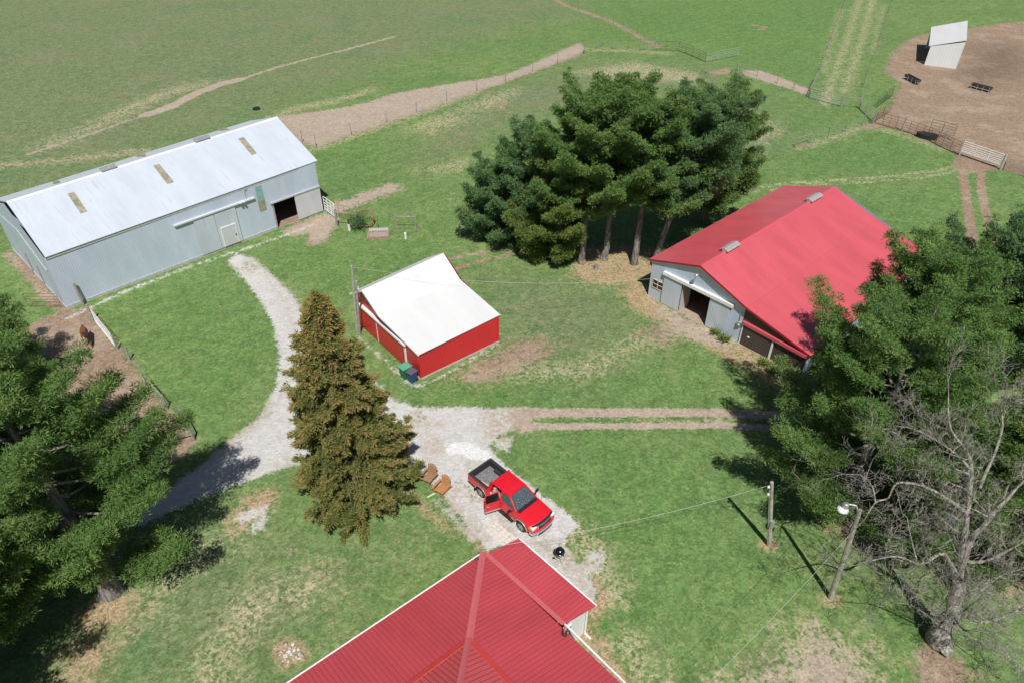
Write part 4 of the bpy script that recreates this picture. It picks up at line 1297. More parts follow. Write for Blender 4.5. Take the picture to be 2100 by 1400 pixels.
# ---- leafless tree ---------------------------------------------------------
def twig(mb, p, d, L, r, depth, rng, n=5):
    pts, rs = [p], [r]
    k = 4 if depth > 1 else 3
    q = np.array(p, float); dd = np.array(d, float)
    for i in range(k):
        dd = dd+rng.normal(size=3)*.22; dd[2] += .04
        dd /= np.linalg.norm(dd)
        q = q+dd*L/k
        pts.append(q.copy()); rs.append(max(.0055, r*(1-.66*(i+1)/k)))
    mb.tube(pts, rs, n if r > .05 else (4 if r > .02 else 3), cap=False)
    if depth <= 0: return
    nb = rng.integers(3, 6)
    for b in range(nb):
        s = rng.uniform(.25, 1.0)
        j = s*k; j0 = min(int(j), k-1)
        pp = pts[j0]+(pts[j0+1]-pts[j0])*(j-j0)
        ax = pts[j0+1]-pts[j0]; ax = ax/np.linalg.norm(ax)
        e = rng.normal(size=3); e -= ax*e.dot(ax); e /= np.linalg.norm(e)+1e-9
        nd = ax*rng.uniform(.5, .9)+e*rng.uniform(.5, .95)+np.array([0, 0, .12])
        twig(mb, pp, nd/np.linalg.norm(nd), L*rng.uniform(.42, .72), max(.006, rs[j0]*rng.uniform(.4, .62)), depth-1, rng, n)

def bare_tree(name, label, base, trunk, limbs, seed, twigs=3, lk=1.0, tk=1.0):
    rng = np.random.default_rng(seed)
    t = empty(name, base, label, 'tree')
    mb = MB()
    def smooth(path, rad):
        out, rr = [], []
        for i in range(len(path)-1):
            a = path[max(0, i-1)]; b = path[i]; c = path[i+1]; e = path[min(len(path)-1, i+2)]
            for k in range(4):
                s = k/4
                out.append(.5*((2*b)+(c-a)*s+(2*a-5*b+4*c-e)*s*s+(3*b-a-3*c+e)*s**3)+Vector(rng.normal(size=3)*rad[i]*.12))
                rr.append(lerp(rad[i], rad[i+1], s))
        return out+[path[-1]], rr+[rad[-1]]
    tp, trr = smooth(*trunk)
    mb.tube(tp, trr, 14)
    mb.build('trunk', M_BAREBARK, t)
    lm = MB()
    for path, rad, nt in limbs:
        rad = [q*lk for q in rad]; nt = int(nt*tk)
        p_, r_ = smooth(path, rad)
        lm.tube(p_, r_, 8, cap=False)
        n = len(p_)
        for k in range(nt):
            i = int(rng.integers(max(1, n//5), n-1))
            ax = np.array(p_[i+1]-p_[i-1]); ax /= np.linalg.norm(ax)+1e-9
            e = rng.normal(size=3); e -= ax*e.dot(ax); e /= np.linalg.norm(e)+1e-9
            nd = ax*rng.uniform(.2, .8)+e+np.array([0, 0, .25]); nd /= np.linalg.norm(nd)
            twig(lm, np.array(p_[i]), nd, rng.uniform(1.0, 2.6)*(1.1 if r_[i] > .1 else .8), min(.04, max(.012, r_[i]*.42)), twigs, rng)
        ax = np.array(p_[-1]-p_[-3]); ax /= np.linalg.norm(ax)
        twig(lm, np.array(p_[-1]), ax, 1.9, max(.02, r_[-1]*.9), twigs, rng)
    lm.build('crown', M_BAREBARK, t)
    return t

b_ = P(1925, 1322)
bare_tree('leafless_tree', 'large leafless grey tree with a furrowed leaning trunk at the lower right', b_,
    ([b_-Vector((0, 0, .1)), P(1938, 1290, 1.2), P(1958, 1235, 2.8), P(1968, 1190, 4.2)], [.72, .48, .36, .28]),
    [([P(1966, 1195, 4.0), P(1985, 1120, 6.4), P(2030, 1060, 8.2), P(2075, 1012, 9.6), P(2120, 960, 11)], [.42, .36, .28, .18, .09], 15),
     ([P(1966, 1190, 4.2), P(1978, 1100, 6.8), P(1988, 1010, 9.0), P(1990, 940, 10.8), P(1950, 880, 12.4), P(1945, 810, 13.6)], [.44, .36, .28, .2, .12, .05], 17),
     ([P(1982, 1050, 8.2), P(1940, 1020, 9.0), P(1890, 995, 9.4), P(1840, 990, 9.6), P(1822, 1020, 9.0), P(1795, 1030, 8.8), P(1775, 1062, 8.2)], [.24, .2, .16, .12, .10, .08, .05], 9),
     ([P(1795, 1030, 8.8), P(1790, 1000, 9.2), P(1770, 975, 9.5), P(1745, 972, 9.6)], [.07, .06, .04, .03], 5),
     ([P(1966, 1190, 4.2), P(1935, 1135, 6.0), P(1890, 1155, 6.0), P(1840, 1140, 6.4), P(1790, 1148, 6.3), P(1745, 1160, 6.2)], [.3, .22, .15, .10, .07, .03], 14),
     ([P(1880, 1150, 6.1), P(1868, 1100, 7.2), P(1860, 1060, 8.0)], [.10, .07, .04], 8),
     ([P(2010, 1000, 9.2), P(2050, 900, 11.6), P(2055, 850, 12.8), P(2050, 815, 13.4)], [.2, .14, .09, .04], 11),
     ([P(1988, 960, 10.4), P(1960, 930, 11.2), P(1900, 890, 12.0), P(1860, 875, 12.4)], [.16, .12, .08, .04], 11),
     ([P(1955, 1245, 2.6), P(2010, 1275, 2.6), P(2060, 1262, 3.0), P(2110, 1240, 3.6)], [.3, .22, .17, .1], 10),
     ([P(1950, 1260, 2.2), P(1985, 1310, 2.2), P(2030, 1320, 2.6), P(2090, 1360, 2.6)], [.14, .10, .07, .04], 10),
     ([P(1935, 1290, 1.4), P(1900, 1260, 2.4), P(1868, 1240, 3.0), P(1835, 1236, 3.3)], [.12, .08, .06, .03], 8),
     ([P(1975, 1150, 5.2), P(2020, 1150, 5.6), P(2080, 1120, 6.2), P(2120, 1100, 6.6)], [.26, .18, .12, .06], 10),
     ([P(1962, 1200, 3.8), P(1985, 1180, 5.2), P(1975, 1150, 6.6), P(1960, 1130, 7.4)], [.22, .15, .09, .04], 14),
     ([P(1962, 1215, 3.4), P(2010, 1210, 4.4), P(2050, 1180, 5.4), P(2080, 1170, 6.0)], [.22, .15, .09, .04], 12),
     ([P(1950, 1250, 2.4), P(1975, 1290, 3.2), P(2005, 1290, 4.0), P(2040, 1300, 4.4)], [.2, .13, .08, .04], 14)], 51, 3, .40, .85)

# bare branches reaching into the far field from beyond the top edge
b_ = P(985, -40)
bare_tree('field_tree', 'bare dark-twigged tree in the far field at the top edge', b_,
    ([b_, b_+Vector((.1, 0, 1.2)), b_+Vector((.2, .2, 2.4)), b_+Vector((.1, .2, 3.4))], [.35, .28, .24, .2]),
    [([b_+Vector((.1, .2, 2.6)), b_+Vector((-1.8, -1.2, 3.0)), b_+Vector((-3.4, -2.4, 2.2)), b_+Vector((-4.2, -3.2, 1.4))], [.16, .12, .08, .04], 12),
     ([b_+Vector((.1, .2, 2.8)), b_+Vector((1.6, -1.6, 2.9)), b_+Vector((2.8, -3.0, 2.2)), b_+Vector((4.4, -3.6, 1.5))], [.16, .12, .08, .04], 12),
     ([b_+Vector((.1, .2, 3.0)), b_+Vector((-.4, -2.2, 3.0)), b_+Vector((-.8, -3.8, 2.2)), b_+Vector((-.9, -4.6, 1.4))], [.15, .11, .07, .04], 12),
     ([b_+Vector((.1, .2, 3.3)), b_+Vector((.3, .4, 6)), b_+Vector((.0, .6, 8))], [.18, .12, .05], 12)], 52, 3)

# ------------------------------------------------------------------ fences and gates
M_POST = M_WOODGREY
M_TPOST = plain('dark_green_steel_post', (.10, .115, .09), .6, .2, .3)
M_WIRE = plain('fence_wire', (.34, .34, .33), .5, .5)
M_WGATE = plain('white_gate_paint', (.80, .80, .79), .45)
M_GGATE = plain('galvanised_gate_tube', (.55, .56, .55), .45, .4, .2)
M_RUST = plain('rusty_panel_steel', (.17, .085, .055), .75, .2, .35, 5)
M_DPANEL = plain('dark_panel_steel', (.075, .065, .06), .7, .2, .3)
M_CABLE = plain('grey_cable', (.50, .50, .50), .5)
M_BCABLE = plain('black_cable', (.03, .03, .03), .5)

def fence(name, label, pts, hts, wires=(.35, .7, 1.05, 1.35), r=.05, mat=None, group=None, rails=(), wire_r=.007, steel=()):
    pts = [P(*p) for p in pts]
    root = empty(name, pts[0], label, 'fence', group)
    rng = random.Random(len(pts)*7+int(pts[0].x*10))
    for k, p in enumerate(pts):
        h = hts if isinstance(hts, (int, float)) else hts[k]
        m = MB()
        le = Vector((rng.uniform(-.05, .05), rng.uniform(-.05, .05), 0))*h
        if k in steel: m.bar(p, p+le+Vector((0, 0, h)), .045, .045)
        else: m.tube([p-Vector((0, 0, .05)), p+le*.5+Vector((0, 0, h*.5)), p+le+Vector((0, 0, h))], [r*1.1, r, r*.92], 8)
        m.build('post', M_TPOST if k in steel else (mat or M_POST), root)
    for z in wires:
        m = MB(); q = [pts[0]+Vector((0, 0, z))]
        for a, b in zip(pts[:-1], pts[1:]): q += [(a+b)/2+Vector((0, 0, z-.03)), b+Vector((0, 0, z))]
        m.tube(q, wire_r, 3, cap=False); m.build('wire', M_WIRE, root)
    for a, b, z in rails:
        m = MB(); m.tube([pts[a]+Vector((0, 0, z)), pts[b]+Vector((0, 0, z))], .045, 7); m.build('rail', mat or M_POST, root)
    return root

def gate(name, label, a, b, z0, z1, bars, mat, cat='gate', verts=2, r=.025, group=None, lean=Vector((0, 0, 0))):
    """tube gate: rounded rim, horizontal bars, uprights"""
    a = P(*a) if not isinstance(a, Vector) else a
    b = P(*b) if not isinstance(b, Vector) else b
    root = empty(name, (a+b)/2, label, cat, group)
    u = (b-a).normalized()
    L = (b-a).length
    at = lambda s, z: a+u*s+Vector((0, 0, z))+lean*((z-z0)/(z1-z0))
    m = MB()
    c = .12
    rim = [at(0, z0), at(0, z1-c), at(c*.3, z1-c*.3), at(c, z1), at(L-c, z1), at(L-c*.3, z1-c*.3), at(L, z1-c), at(L, z0), at(0, z0)]
    m.tube(rim, r, 6)
    m.build('rim', mat, root)
    for k in range(1, bars-1 if bars > 2 else 1):
        f = k/(bars-1)
        z = z0+(z1-z0)*(f**1.25)
        m = MB(); m.tube([at(0, z), at(L, z)], r*.85, 6); m.build('bar', mat, root)
    for k in range(verts):
        s = L*(k+1)/(verts+1)
        m = MB(); m.bar(at(s, z0), at(s, z1), r*2.2, r*1.2); m.build('upright', mat, root)
    return root

fence('wire_fence', 'long wire fence on thin posts along the bare dirt lane behind the grey barn',
      [(620,293),(648,302),(720.7,277),(793,252),(854,232),(917,209),(979,187),(1037,168),(1092,147),(1144,130),(1199,111)], 1.6, r=.055)
fence('wire_fence', 'wire fence with pale posts running right from the tip of the dirt lane', [(1199,112),(1226,101),(1257,102),(1287,104),(1314,105),(1342,105)], [2.0,1.9,1.9,1.7,1.8,1.7], r=.07, rails=[(4, 5, 1.5)], steel=(3,))
fence('wire_fence', 'sparse wire fence crossing the far pasture towards the top edge', [(1199,108),(1147,72),(1098,57),(1048,40),(998,24)], 1.7, r=.07, wires=(.5, 1.0, 1.4))
fence('wire_fence', 'wire fence along the thin dirt path at the top of the photo', [(1186,21),(1257,50),(1307,72),(1343,96)], 1.7, r=.05, steel=(0, 1, 2))
gate('cattle_panel', 'dark cattle panel on the level stretch of far fence', (1342,105), (1391,106), .2, 1.6, 5, M_DPANEL, 'panel', 1, group='dark panels of the far fence')
gate('cattle_panel', 'dark cattle panel sloping down towards the open far gate', (1391,106), (1420,117), .2, 1.6, 5, M_DPANEL, 'panel', 1, group='dark panels of the far fence')
gate('cattle_panel', 'dark cattle panel joined to the hinge post of the open far gate', (1420,117), (1446,128), .2, 1.5, 5, M_DPANEL, 'panel', 1, group='dark panels of the far fence')
gate('tube_gate', 'open tube gate standing out into the far green paddock', (1448,129), (1514,116), .25, 1.5, 6, M_GGATE)
fence('wire_fence', 'wire fence along the eroded bank below the far green paddock', [(1513,146),(1552,158),(1593,172),(1627,182),(1657,200)], [1.5,1.4,1.4,1.3,1.8], r=.06, rails=[(0, 1, 1.3)])
fence('wire_fence', 'left fence of the straw-coloured lane', [(1659,201),(1672,168),(1682,145),(1690,120),(1698,100),(1705,80),(1715,55),(1725,30),(1735,3)], 1.5, r=.07, rails=[(0, 1, 1.4)])
fence('wire_fence', 'right fence of the straw-coloured lane beside the bare cattle yard', [(1762,223),(1772,175),(1783,147),(1797,110),(1805,83),(1813,57),(1823,27),(1832,2)], 1.5, r=.06)
gate('tube_gate', 'grey tube gate closing the straw-coloured lane', (1661,203), (1723,219.5), .2, 1.55, 6, M_GGATE)
fence('wire_fence', 'short wire gap between the lane gate and the corner post', [(1724,220),(1762,224)], [1.6, 1.9], r=.08, rails=[(0, 1, 1.5)])
gate('tube_gate', 'white-topped tube gate beside the corner post of the lane', (1765,226), (1791,252), .15, 1.6, 6, M_GGATE)
gate('cattle_panel', 'dark panel standing at the lane corner inside the cattle yard', (1797,222), (1829,198), .1, 1.5, 6, M_DPANEL, 'panel', 1)
gate('cattle_panel', 'rusty red panel set askew inside the pen corner', (1793,252), (1824,231), .1, 1.6, 6, M_RUST, 'panel', 1)
RG = 'rusty panels in a row along the lawn'
for k, (a, b, l) in enumerate((((1794,254),(1822,262),'rusty cattle panel nearest the lane corner'), ((1822,262),(1849,269.5),'second rusty cattle panel from the lane corner'), ((1849,269.5),(1875,278),'rusty cattle panel to the left of the black tub'), ((1875,278),(1904,289),'rusty cattle panel in front of the black tub'), ((1904,289),(1931,303),'rusty cattle panel left of the wooden post'), ((1931,303),(1963,318),'rusty cattle panel beside the white gate'))):
    gate('cattle_panel', l, a, b, .1, 1.65, 6, M_RUST, 'panel', 1, group=RG)
gate('cattle_panel', 'loose dark panel standing behind the rusty panels', (1903,275), (1952,288), .1, 2.0, 7, M_DPANEL, 'panel', 1)
for (x, y), l in (((1849,270), 'grey wooden post in the middle of the rusty panels'), ((1931,303), 'grey wooden post between the last two rusty panels'), ((1790,255), 'stout grey post where the lane corner meets the panels')):
    p = P(x, y); m = MB(); m.tube([p, p+Vector((0, 0, 1.0)), p+Vector((.03, 0, 2.0))], [.10, .095, .09], 9)
    tag(m.build('fence_post', M_POST), l, 'post')
a, b = P(1967, 319), P(2047, 347)
root = gate('white_gate', 'large white tube gate between the lawn and the cattle yard', a, b, .55, 1.85, 7, M_WGATE, r=.04)
for p, r_ in ((a, .09), (b+(b-a).normalized()*.25, .13)):
    m = MB(); m.tube([p, p+Vector((0, 0, 1.95))], r_, 9); m.build('gate_post', M_GGATE, root)
fence('wire_fence', 'low dark fence at the right edge below the cattle yard', [(2056,350),(2100,364),(2150,382)], 1.1, r=.05, mat=M_DPANEL)
fence('wire_fence', 'short wire fence with a wooden brace on the lawn below the pens', [(1632,303),(1661,293.5),(1697,283),(1733,272),(1769,258)], [1.4,1.5,1.5,1.6,1.7], r=.07, rails=[(0, 1, 1.25)], steel=(2,))
gate('tube_gate', 'pale tube gate half hidden at the right edge of the pine grove', (1543,315), (1573,322), .2, 1.6, 6, M_GGATE)
gate('tube_gate', 'pale tube gate at the left edge of the pine grove', (945,485), (988,461), .3, 1.65, 6, M_GGATE)
fence('wire_fence', 'wire fence leading under the low pine at the left of the grove', [(944,486),(988,488),(1032,495)], 1.5, r=.06)
# around the horse lot
gate('white_gate', 'white tube gate of the horse lot below the grey barn', (197,662), (237,712), .12, 1.45, 6, M_WGATE)
fence('wire_fence', 'wire fence between the horse lot and the mown lawn', [(242,716),(266,739),(304,792),(343,838),(377,860),(399,902)], [1.4,1.3,1.3,1.4,1.3,1.4], r=.075, rails=[(2, 3, 1.1), (4, 5, 1.1)], steel=(2,))
fence('rail_fence', 'low wooden rail brace in shade at the bottom of the horse lot', [(399,903),(347,917)], [1.2, 1.0], wires=(), rails=[(0, 1, .95)])
for (x, y), h, l in (((172,627), 2.3, 'tall dark post against the front of the grey barn'), ((193,660), 1.7, 'dark wooden hinge post of the horse lot gate')):
    p = P(x, y); m = MB(); m.tube([p, p+Vector((-.05, .05, h*.5)), p+Vector((-.12, .1, h))], [.11, .10, .09], 9)
    tag(m.build('fence_post', M_WOODGREY), l, 'post')
gate('cattle_panel', 'thin metal panel closing the gap at the left corner of the grey barn', (60,631), (128,632), .2, 1.5, 6, M_RUST, 'panel', 0, r=.018)
# right end of the grey barn
gate('white_gate', 'white tube gate between the grey barn corner and a wooden post', (667,433), (689,449), .2, 1.75, 6, M_WGATE, r=.035)
fence('rail_fence', 'wooden brace with a grey rail beside the rusty feeder', [(691.5,466),(733,469)], [2.1, 2.0], wires=(.4,), r=.11, rails=[(0, 1, 1.7)])
gate('cattle_panel', 'rusty orange panel behind the wooden brace', (696,446), (720,452), .1, 1.5, 5, plain('orange_rust', (.36, .15, .09), .8), 'panel', 1)
fence('rail_fence', 'grey rail fence right of the brick planter', [(776,469),(814,470),(853,471)], [1.5,1.7,1.7], wires=(.3,), r=.085, rails=[(1, 2, 1.45)], steel=(0,))

# hay ring, tub, tyre, pipes, planter
def ring_feeder(c, label):
    c = P(*c)
    root = empty('hay_feeder', c, label, 'feeder')
    Mx = Matrix.Translation(c+Vector((0, 0, .80))) @ Matrix.Rotation(R(58), 4, 'X') @ Matrix.Rotation(R(25), 4, 'Z')
    mat = bpy.data.materials['orange_rust']
    for z in (-.45, 0, .45):
        m = MB(); m.tube([Mx @ Vector((.85*math.cos(t), .85*math.sin(t), z)) for t in np.linspace(0, 6.2832, 29)], .03, 5, cap=False); m.build('hoop', mat, root)
    for t in np.linspace(0, 6.2832, 23)[:-1]:
        m = MB(); m.tube([Mx @ Vector((.85*math.cos(t), .85*math.sin(t), -.45)), Mx @ Vector((.85*math.cos(t), .85*math.sin(t), .45))], .022, 5); m.build('upright', mat, root)
ring_feeder((752, 462), 'rusty round hay feeder tipped on edge near the grey barn')
p = P(737, 469)
root = empty('shrub', p, 'small dark green shrub at the foot of the rusty feeder', 'shrub')
cen = np.array(p)+RNG.normal(size=(260, 3))*np.array([.45, .4, .45])+np.array([0, 0, .85])
cen[:, 2] = np.maximum(cen[:, 2], .05)
c_, d_ = tufts(cen, RNG.normal(size=(260, 3)), 7, .7)
cards('foliage', M_PINEB, root, c_, d_, .2, .06, RNG.uniform(.1, .7, len(c_)), p)
m = MB(); m.tube([p, p+Vector((0, 0, .9))], .05); m.build('stem', M_BARK, root)
M_BRICK = plain('old_red_brick', (.34, .22, .175), .9, 0, .4, 5)
c = P(776, 484)
root = empty('brick_planter', c, 'low brick planter with a grey stone slab at its back', 'planter')
ang = R(6)
Mx = Matrix.Translation(c) @ Matrix.Rotation(ang, 4, 'Z')
m = MB()
for lo, hi in (((-1.1, -.7, 0), (1.1, -.5, .24)), ((-1.1, .5, 0), (1.1, .7, .24)), ((-1.1, -.49, 0), (-.9, .49, .235)), ((.9, -.49, 0), (1.1, .49, .235))): m.box(lo, hi, Mx)
m.build('curb', M_BRICK, root)
m = MB(); m.box((-.89, -.49, .02), (.89, .49, .16), Mx); m.build('rubble_fill', plain('broken_rubble', (.34, .28, .25), .95, 0, .45, 14, .2, .8), root)
m = MB(); m.bevbox((-1.0, .72, .0), (1.0, 1.35, .2), .03, Mx); m.build('stone_slab', M_CONC, root)
for (x, y), l in (((717,473), 'short white pipe with a dark top standing before the wooden brace'), ((832,490), 'short white pipe standing in the grass below the rail fence')):
    p = P(x, y)
    if '717' in str(x):
        root = empty('standpipe', p, l, 'pipe')
        m = MB(); m.lathe([(.13, 0), (.13, .75), (0, .76)], p, 12); m.build('pipe', M_TRIM, root)
        m = MB(); m.lathe([(.09, .76), (.10, 1.25), (0, 1.27)], p, 10); m.build('pump_head', M_DPANEL, root)
    else:
        m = MB(); m.lathe([(.12, 0), (.12, .62), (.09, .70), (0, .72)], p, 12); tag(m.build('standpipe', M_TRIM), l, 'pipe')
M_RUB = plain('black_rubber_tyre', (.018, .018, .018), .75, 0, .3, 8)
p = P(526, 225); m = MB()
m.lathe([(.30, .02), (.46, 0), (.55, .08), (.55, .18), (.46, .25), (.30, .23), (.28, .18), (.28, .07), (.30, .02)], p, 22)
tag(m.build('old_tyre', M_RUB), 'old black tyre lying in the pasture behind the grey barn', 'tyre')
p = P(1899, 284); root = empty('water_tub', p, 'black oblong tub behind the rusty panels', 'tub')
Mx = Matrix.Translation(p) @ Matrix.Rotation(R(-35), 4, 'Z')
m = MB()
ov = lambda sx, sy, z: [Mx @ Vector((sx*math.cos(t), sy*math.sin(t), z)) for t in np.linspace(0, 6.2832, 21)[:-1]]
rings = [ov(1.2, .6, 0), ov(1.35, .7, .6), ov(1.28, .63, .6), ov(1.12, .54, .12)]
for A_, B_ in zip(rings[:-1], rings[1:]):
    for k in range(20): m.face([A_[k], A_[(k+1) % 20], B_[(k+1) % 20], B_[k]])
m.face(rings[3]); m.build('basin', plain('black_plastic', (.025, .027, .032), .5), root)
m = MB(); m.face(ov(1.2, .58, .42)); m.build('water', plain('still_water', (.02, .03, .04), .05), root)
M_BUNK = plain('grey_black_bunk_plastic', (.055, .06, .065), .5)
def bunk(a, b, label):
    a, b = P(*a), P(*b)
    root = empty('feed_bunk', (a+b)/2, label, 'feed bunk', 'feed bunks in the cattle yard')
    u = (b-a).normalized(); L = (b-a).length; v = Vector((-u.y, u.x, 0))
    o = a+v*.4
    m = MB()
    sec = [(-.42, .78), (-.34, .40), (.34, .40), (.42, .78), (.37, .78), (.29, .46), (-.29, .46), (-.37, .78)]
    pr = lambda s: [o+u*s+v*x+Vector((0, 0, z)) for x, z in sec]
    s0, s1 = pr(-.15), pr(L+.15)
    for k in range(8): m.face([s0[k], s0[(k+1) % 8], s1[(k+1) % 8], s1[k]])
    for s_ in (s0, s1): m.face([s_[0], s_[1], s_[2], s_[3]]); 
    m.build('trough', M_BUNK, root)
    for k in range(4):
        s = L*k/3
        m = MB()
        m.tube([o+u*s-v*.46, o+u*s-v*.44+Vector((0, 0, .76))], .028, 6); m.tube([o+u*s+v*.46, o+u*s+v*.44+Vector((0, 0, .76))], .028, 6)
        m.tube([o+u*s-v*.45+Vector((0, 0, .37)), o+u*s+v*.45+Vector((0, 0, .37))], .025, 6)
        m.build('leg', M_GGATE, root)
    for sg in (-1, 1):
        m = MB(); m.tube([o+v*.46*sg+Vector((0, 0, .04)), o+u*L+v*.46*sg+Vector((0, 0, .04))], .025, 6); m.build('skid', M_GGATE, root)
bunk((1853,163), (1876,175), 'black feed bunk on a pale frame left of the white shelter')
bunk((1990,182), (2026,191.5), 'black feed bunk on a pale frame below the white shelter')

# ------------------------------------------------------------------ poles and lines
M_POLE = plain('weathered_pole', (.36, .335, .29), .9, 0, .25, 4, .2, .3)
def pole(name, label, b, t, r, cat='utility pole'):
    root = empty(name, b, label, cat)
    m = MB(); m.tube([b-Vector((0, 0, .1)), lerp(b, t, .4), t], [r*1.15, r, r*.78], 10)
    m.build('shaft', M_POLE, root)
    return root
b, t1_ = P(1578, 1117), P(1583, 988, 5.6)
root = pole('utility_pole', 'grey wooden utility pole in the lawn left of the lamp pole', b, t1_, .125)
d = MB(); d.box((-.12, -.22, 0), (.10, -.04, .55), Matrix.Translation(lerp(b, t1_, .33))); d.build('meter_box', M_GALV, root)
d = MB(); d.tube([lerp(b, t1_, .02)+Vector((-.15, -.06, 0)), lerp(b, t1_, .9)+Vector((-.14, -.05, 0))], .02, 5); d.build('conduit_pipe', M_GALV, root)
for s in (.82, .93):
    d = MB(); d.lathe([(0, 0), (.07, .0), (.08, .06), (.05, .13), (0, .14)], lerp(b, t1_, s)+Vector((-.2, -.05, 0)), 10); d.build('insulator', M_TRIM, root)
b2, t2 = P(1703, 1225), P(1764, 1045, 7.5)
root = pole('lamp_pole', 'leaning wooden pole with a white yard lamp at its top', b2, t2, .135, 'lamp pole')
lp = P(1734, 1036, 7.75)
d = MB(); d.tube([lerp(b2, t2, .965), lerp(t2, lp, .35)+Vector((0, 0, .22)), lp+Vector((.12, 0, .12))], .03, 7); d.build('arm', M_TRIM, root)
d = MB(); d.lathe([(.0, .20), (.09, .19), (.14, .14), (.17, .02), (.14, -.12), (.06, -.16)], lp, 14); d.build('lamp_head', M_GALV, root)
d = MB(); d.lathe([(.05, -.10), (.17, -.14), (.27, -.22), (.285, -.29), (.24, -.32), (.05, -.22)], lp+Vector((-.06, -.02, 0)), 18); d.build('lamp_shade', plain('milky_lens', (.72, .74, .76), .3), root)
b3, t3 = P(733, 683), P(721, 545, 6.55)
root = pole('utility_pole', 'tall wooden utility pole standing against the red shed doors', b3, t3, .11)
s_ = P(727, 575, 5.7)
d = MB(); d.tube([b3+Vector((.2, -.1, 0)), s_+Vector((.15, -.1, 0))], [.11, .085], 9); d.build('splice_post', M_POLE, root)

def wire(name, label, pts, sag, r=.008, mat=None, group=None):
    m = MB()
    out = []
    for a, b in zip(pts[:-1], pts[1:]):
        for k in range(17):
            s = k/16
            out.append(lerp(a, b, s)-Vector((0, 0, sag*4*s*(1-s))))
    m.tube(out, r, 4, cap=False)
    return tag(m.build(name, mat or M_CABLE), label, 'wire', group)
hm = HOUSE_MAST
wire('overhead_wire', 'pale twisted overhead wire from the lawn pole to the house corner', [t1_-Vector((.2, 0, .3)), hm], .5)
wire('overhead_wire', 'dark overhead wire from the lawn pole to the house corner', [t1_-Vector((.2, 0, .9)), hm-Vector((0, 0, .12))], .55, .008, M_BCABLE)
gbl = P(1437, 562, 5.0)
for k in (0, 1):
    wire('overhead_wire', 'thin dark overhead wire from the lawn pole to the red barn gable', [t1_-Vector((.1, 0, .2+.5*k)), gbl+Vector((.3*k, -.1, -.1))], .5, .006, M_BCABLE, 'paired wires between the lawn pole and the red barn')
wire('overhead_wire', 'pale overhead wire running from the lamp pole down to the bottom edge', [lerp(b2, t2, .78), P(1440, 1412, 5.2)], .35)
wire('overhead_wire', 'pale overhead wire from the shed pole to the red barn corner', [t3-Vector((0, 0, .12)), P(1333, 572, 3.2)], .9)

# small dark roof in the shade under the right pines
c = P(1745, 1000)
root = empty('pump_house', c, 'small low grey roof in deep shade under the right pines', 'shed')
a_, b_, c2, d2 = P(1722, 962, 1.7), P(1752, 1032, 1.7), P(1786, 1026, 1.25), P(1788, 958, 1.25)
e2_, f2 = P(1694, 985, 1.2), P(1722, 1052, 1.2)
m = MB(); m.slab([a_, b_, c2, d2], .06); m.slab([a_, e2_, f2, b_], .06); m.build('roof', plain('dark_felt_roofing', (.16, .17, .19), .85), root)
m = MB()
fl = [Vector((q.x, q.y, 0)) for q in (d2, c2, f2, e2_)]
cc = sum(fl, Vector())/4
fl = [lerp(q, cc, .12) for q in fl]
for k in range(4):
    m.face([fl[k], fl[(k+1) % 4], fl[(k+1) % 4]+Vector((0, 0, 1.2)), fl[k]+Vector((0, 0, 1.2))])
m.build('wall', M_WOODGREY, root)

# strappy plants beside the red barn and an old stump
def clump(p, label, h, n, cat='plant'):
    root = empty('strappy_plant', p, label, cat, 'plants along the red barn front')
    a = RNG.uniform(0, 6.283, n)
    d = np.stack([np.cos(a)*.7, np.sin(a)*.7, RNG.uniform(.3, 1.1, n)], 1)
    cards('foliage', M_PINEY, root, np.array(p)+RNG.normal(size=(n, 3))*np.array([.12, .12, .02])+np.array([0, 0, .04]), d, h*RNG.uniform(.6, 1.2, n), .07, RNG.uniform(.3, .9, n), p)
clump(P(1464, 685), 'tuft of green leaves by the bottom of the sliding door', .6, 90)
clump(P(1484, 699), 'spiky pale green plant in the wood chips left of the brown lean-to', .75, 110)
clump(P(1566, 748), 'straggly plant by the white post of the lean-to', .7, 120)
clump(P(1580, 762), 'straggly plant in the wood chips next to the pine boughs', .6, 120)
p = P(1222, 551); m = MB(); m.lathe([(.28, 0), (.22, .12), (.2, .42), (0, .44)], p, 12); tag(m.build('tree_stump', M_BARK), 'small grey stump in the needles in front of the grove', 'stump')
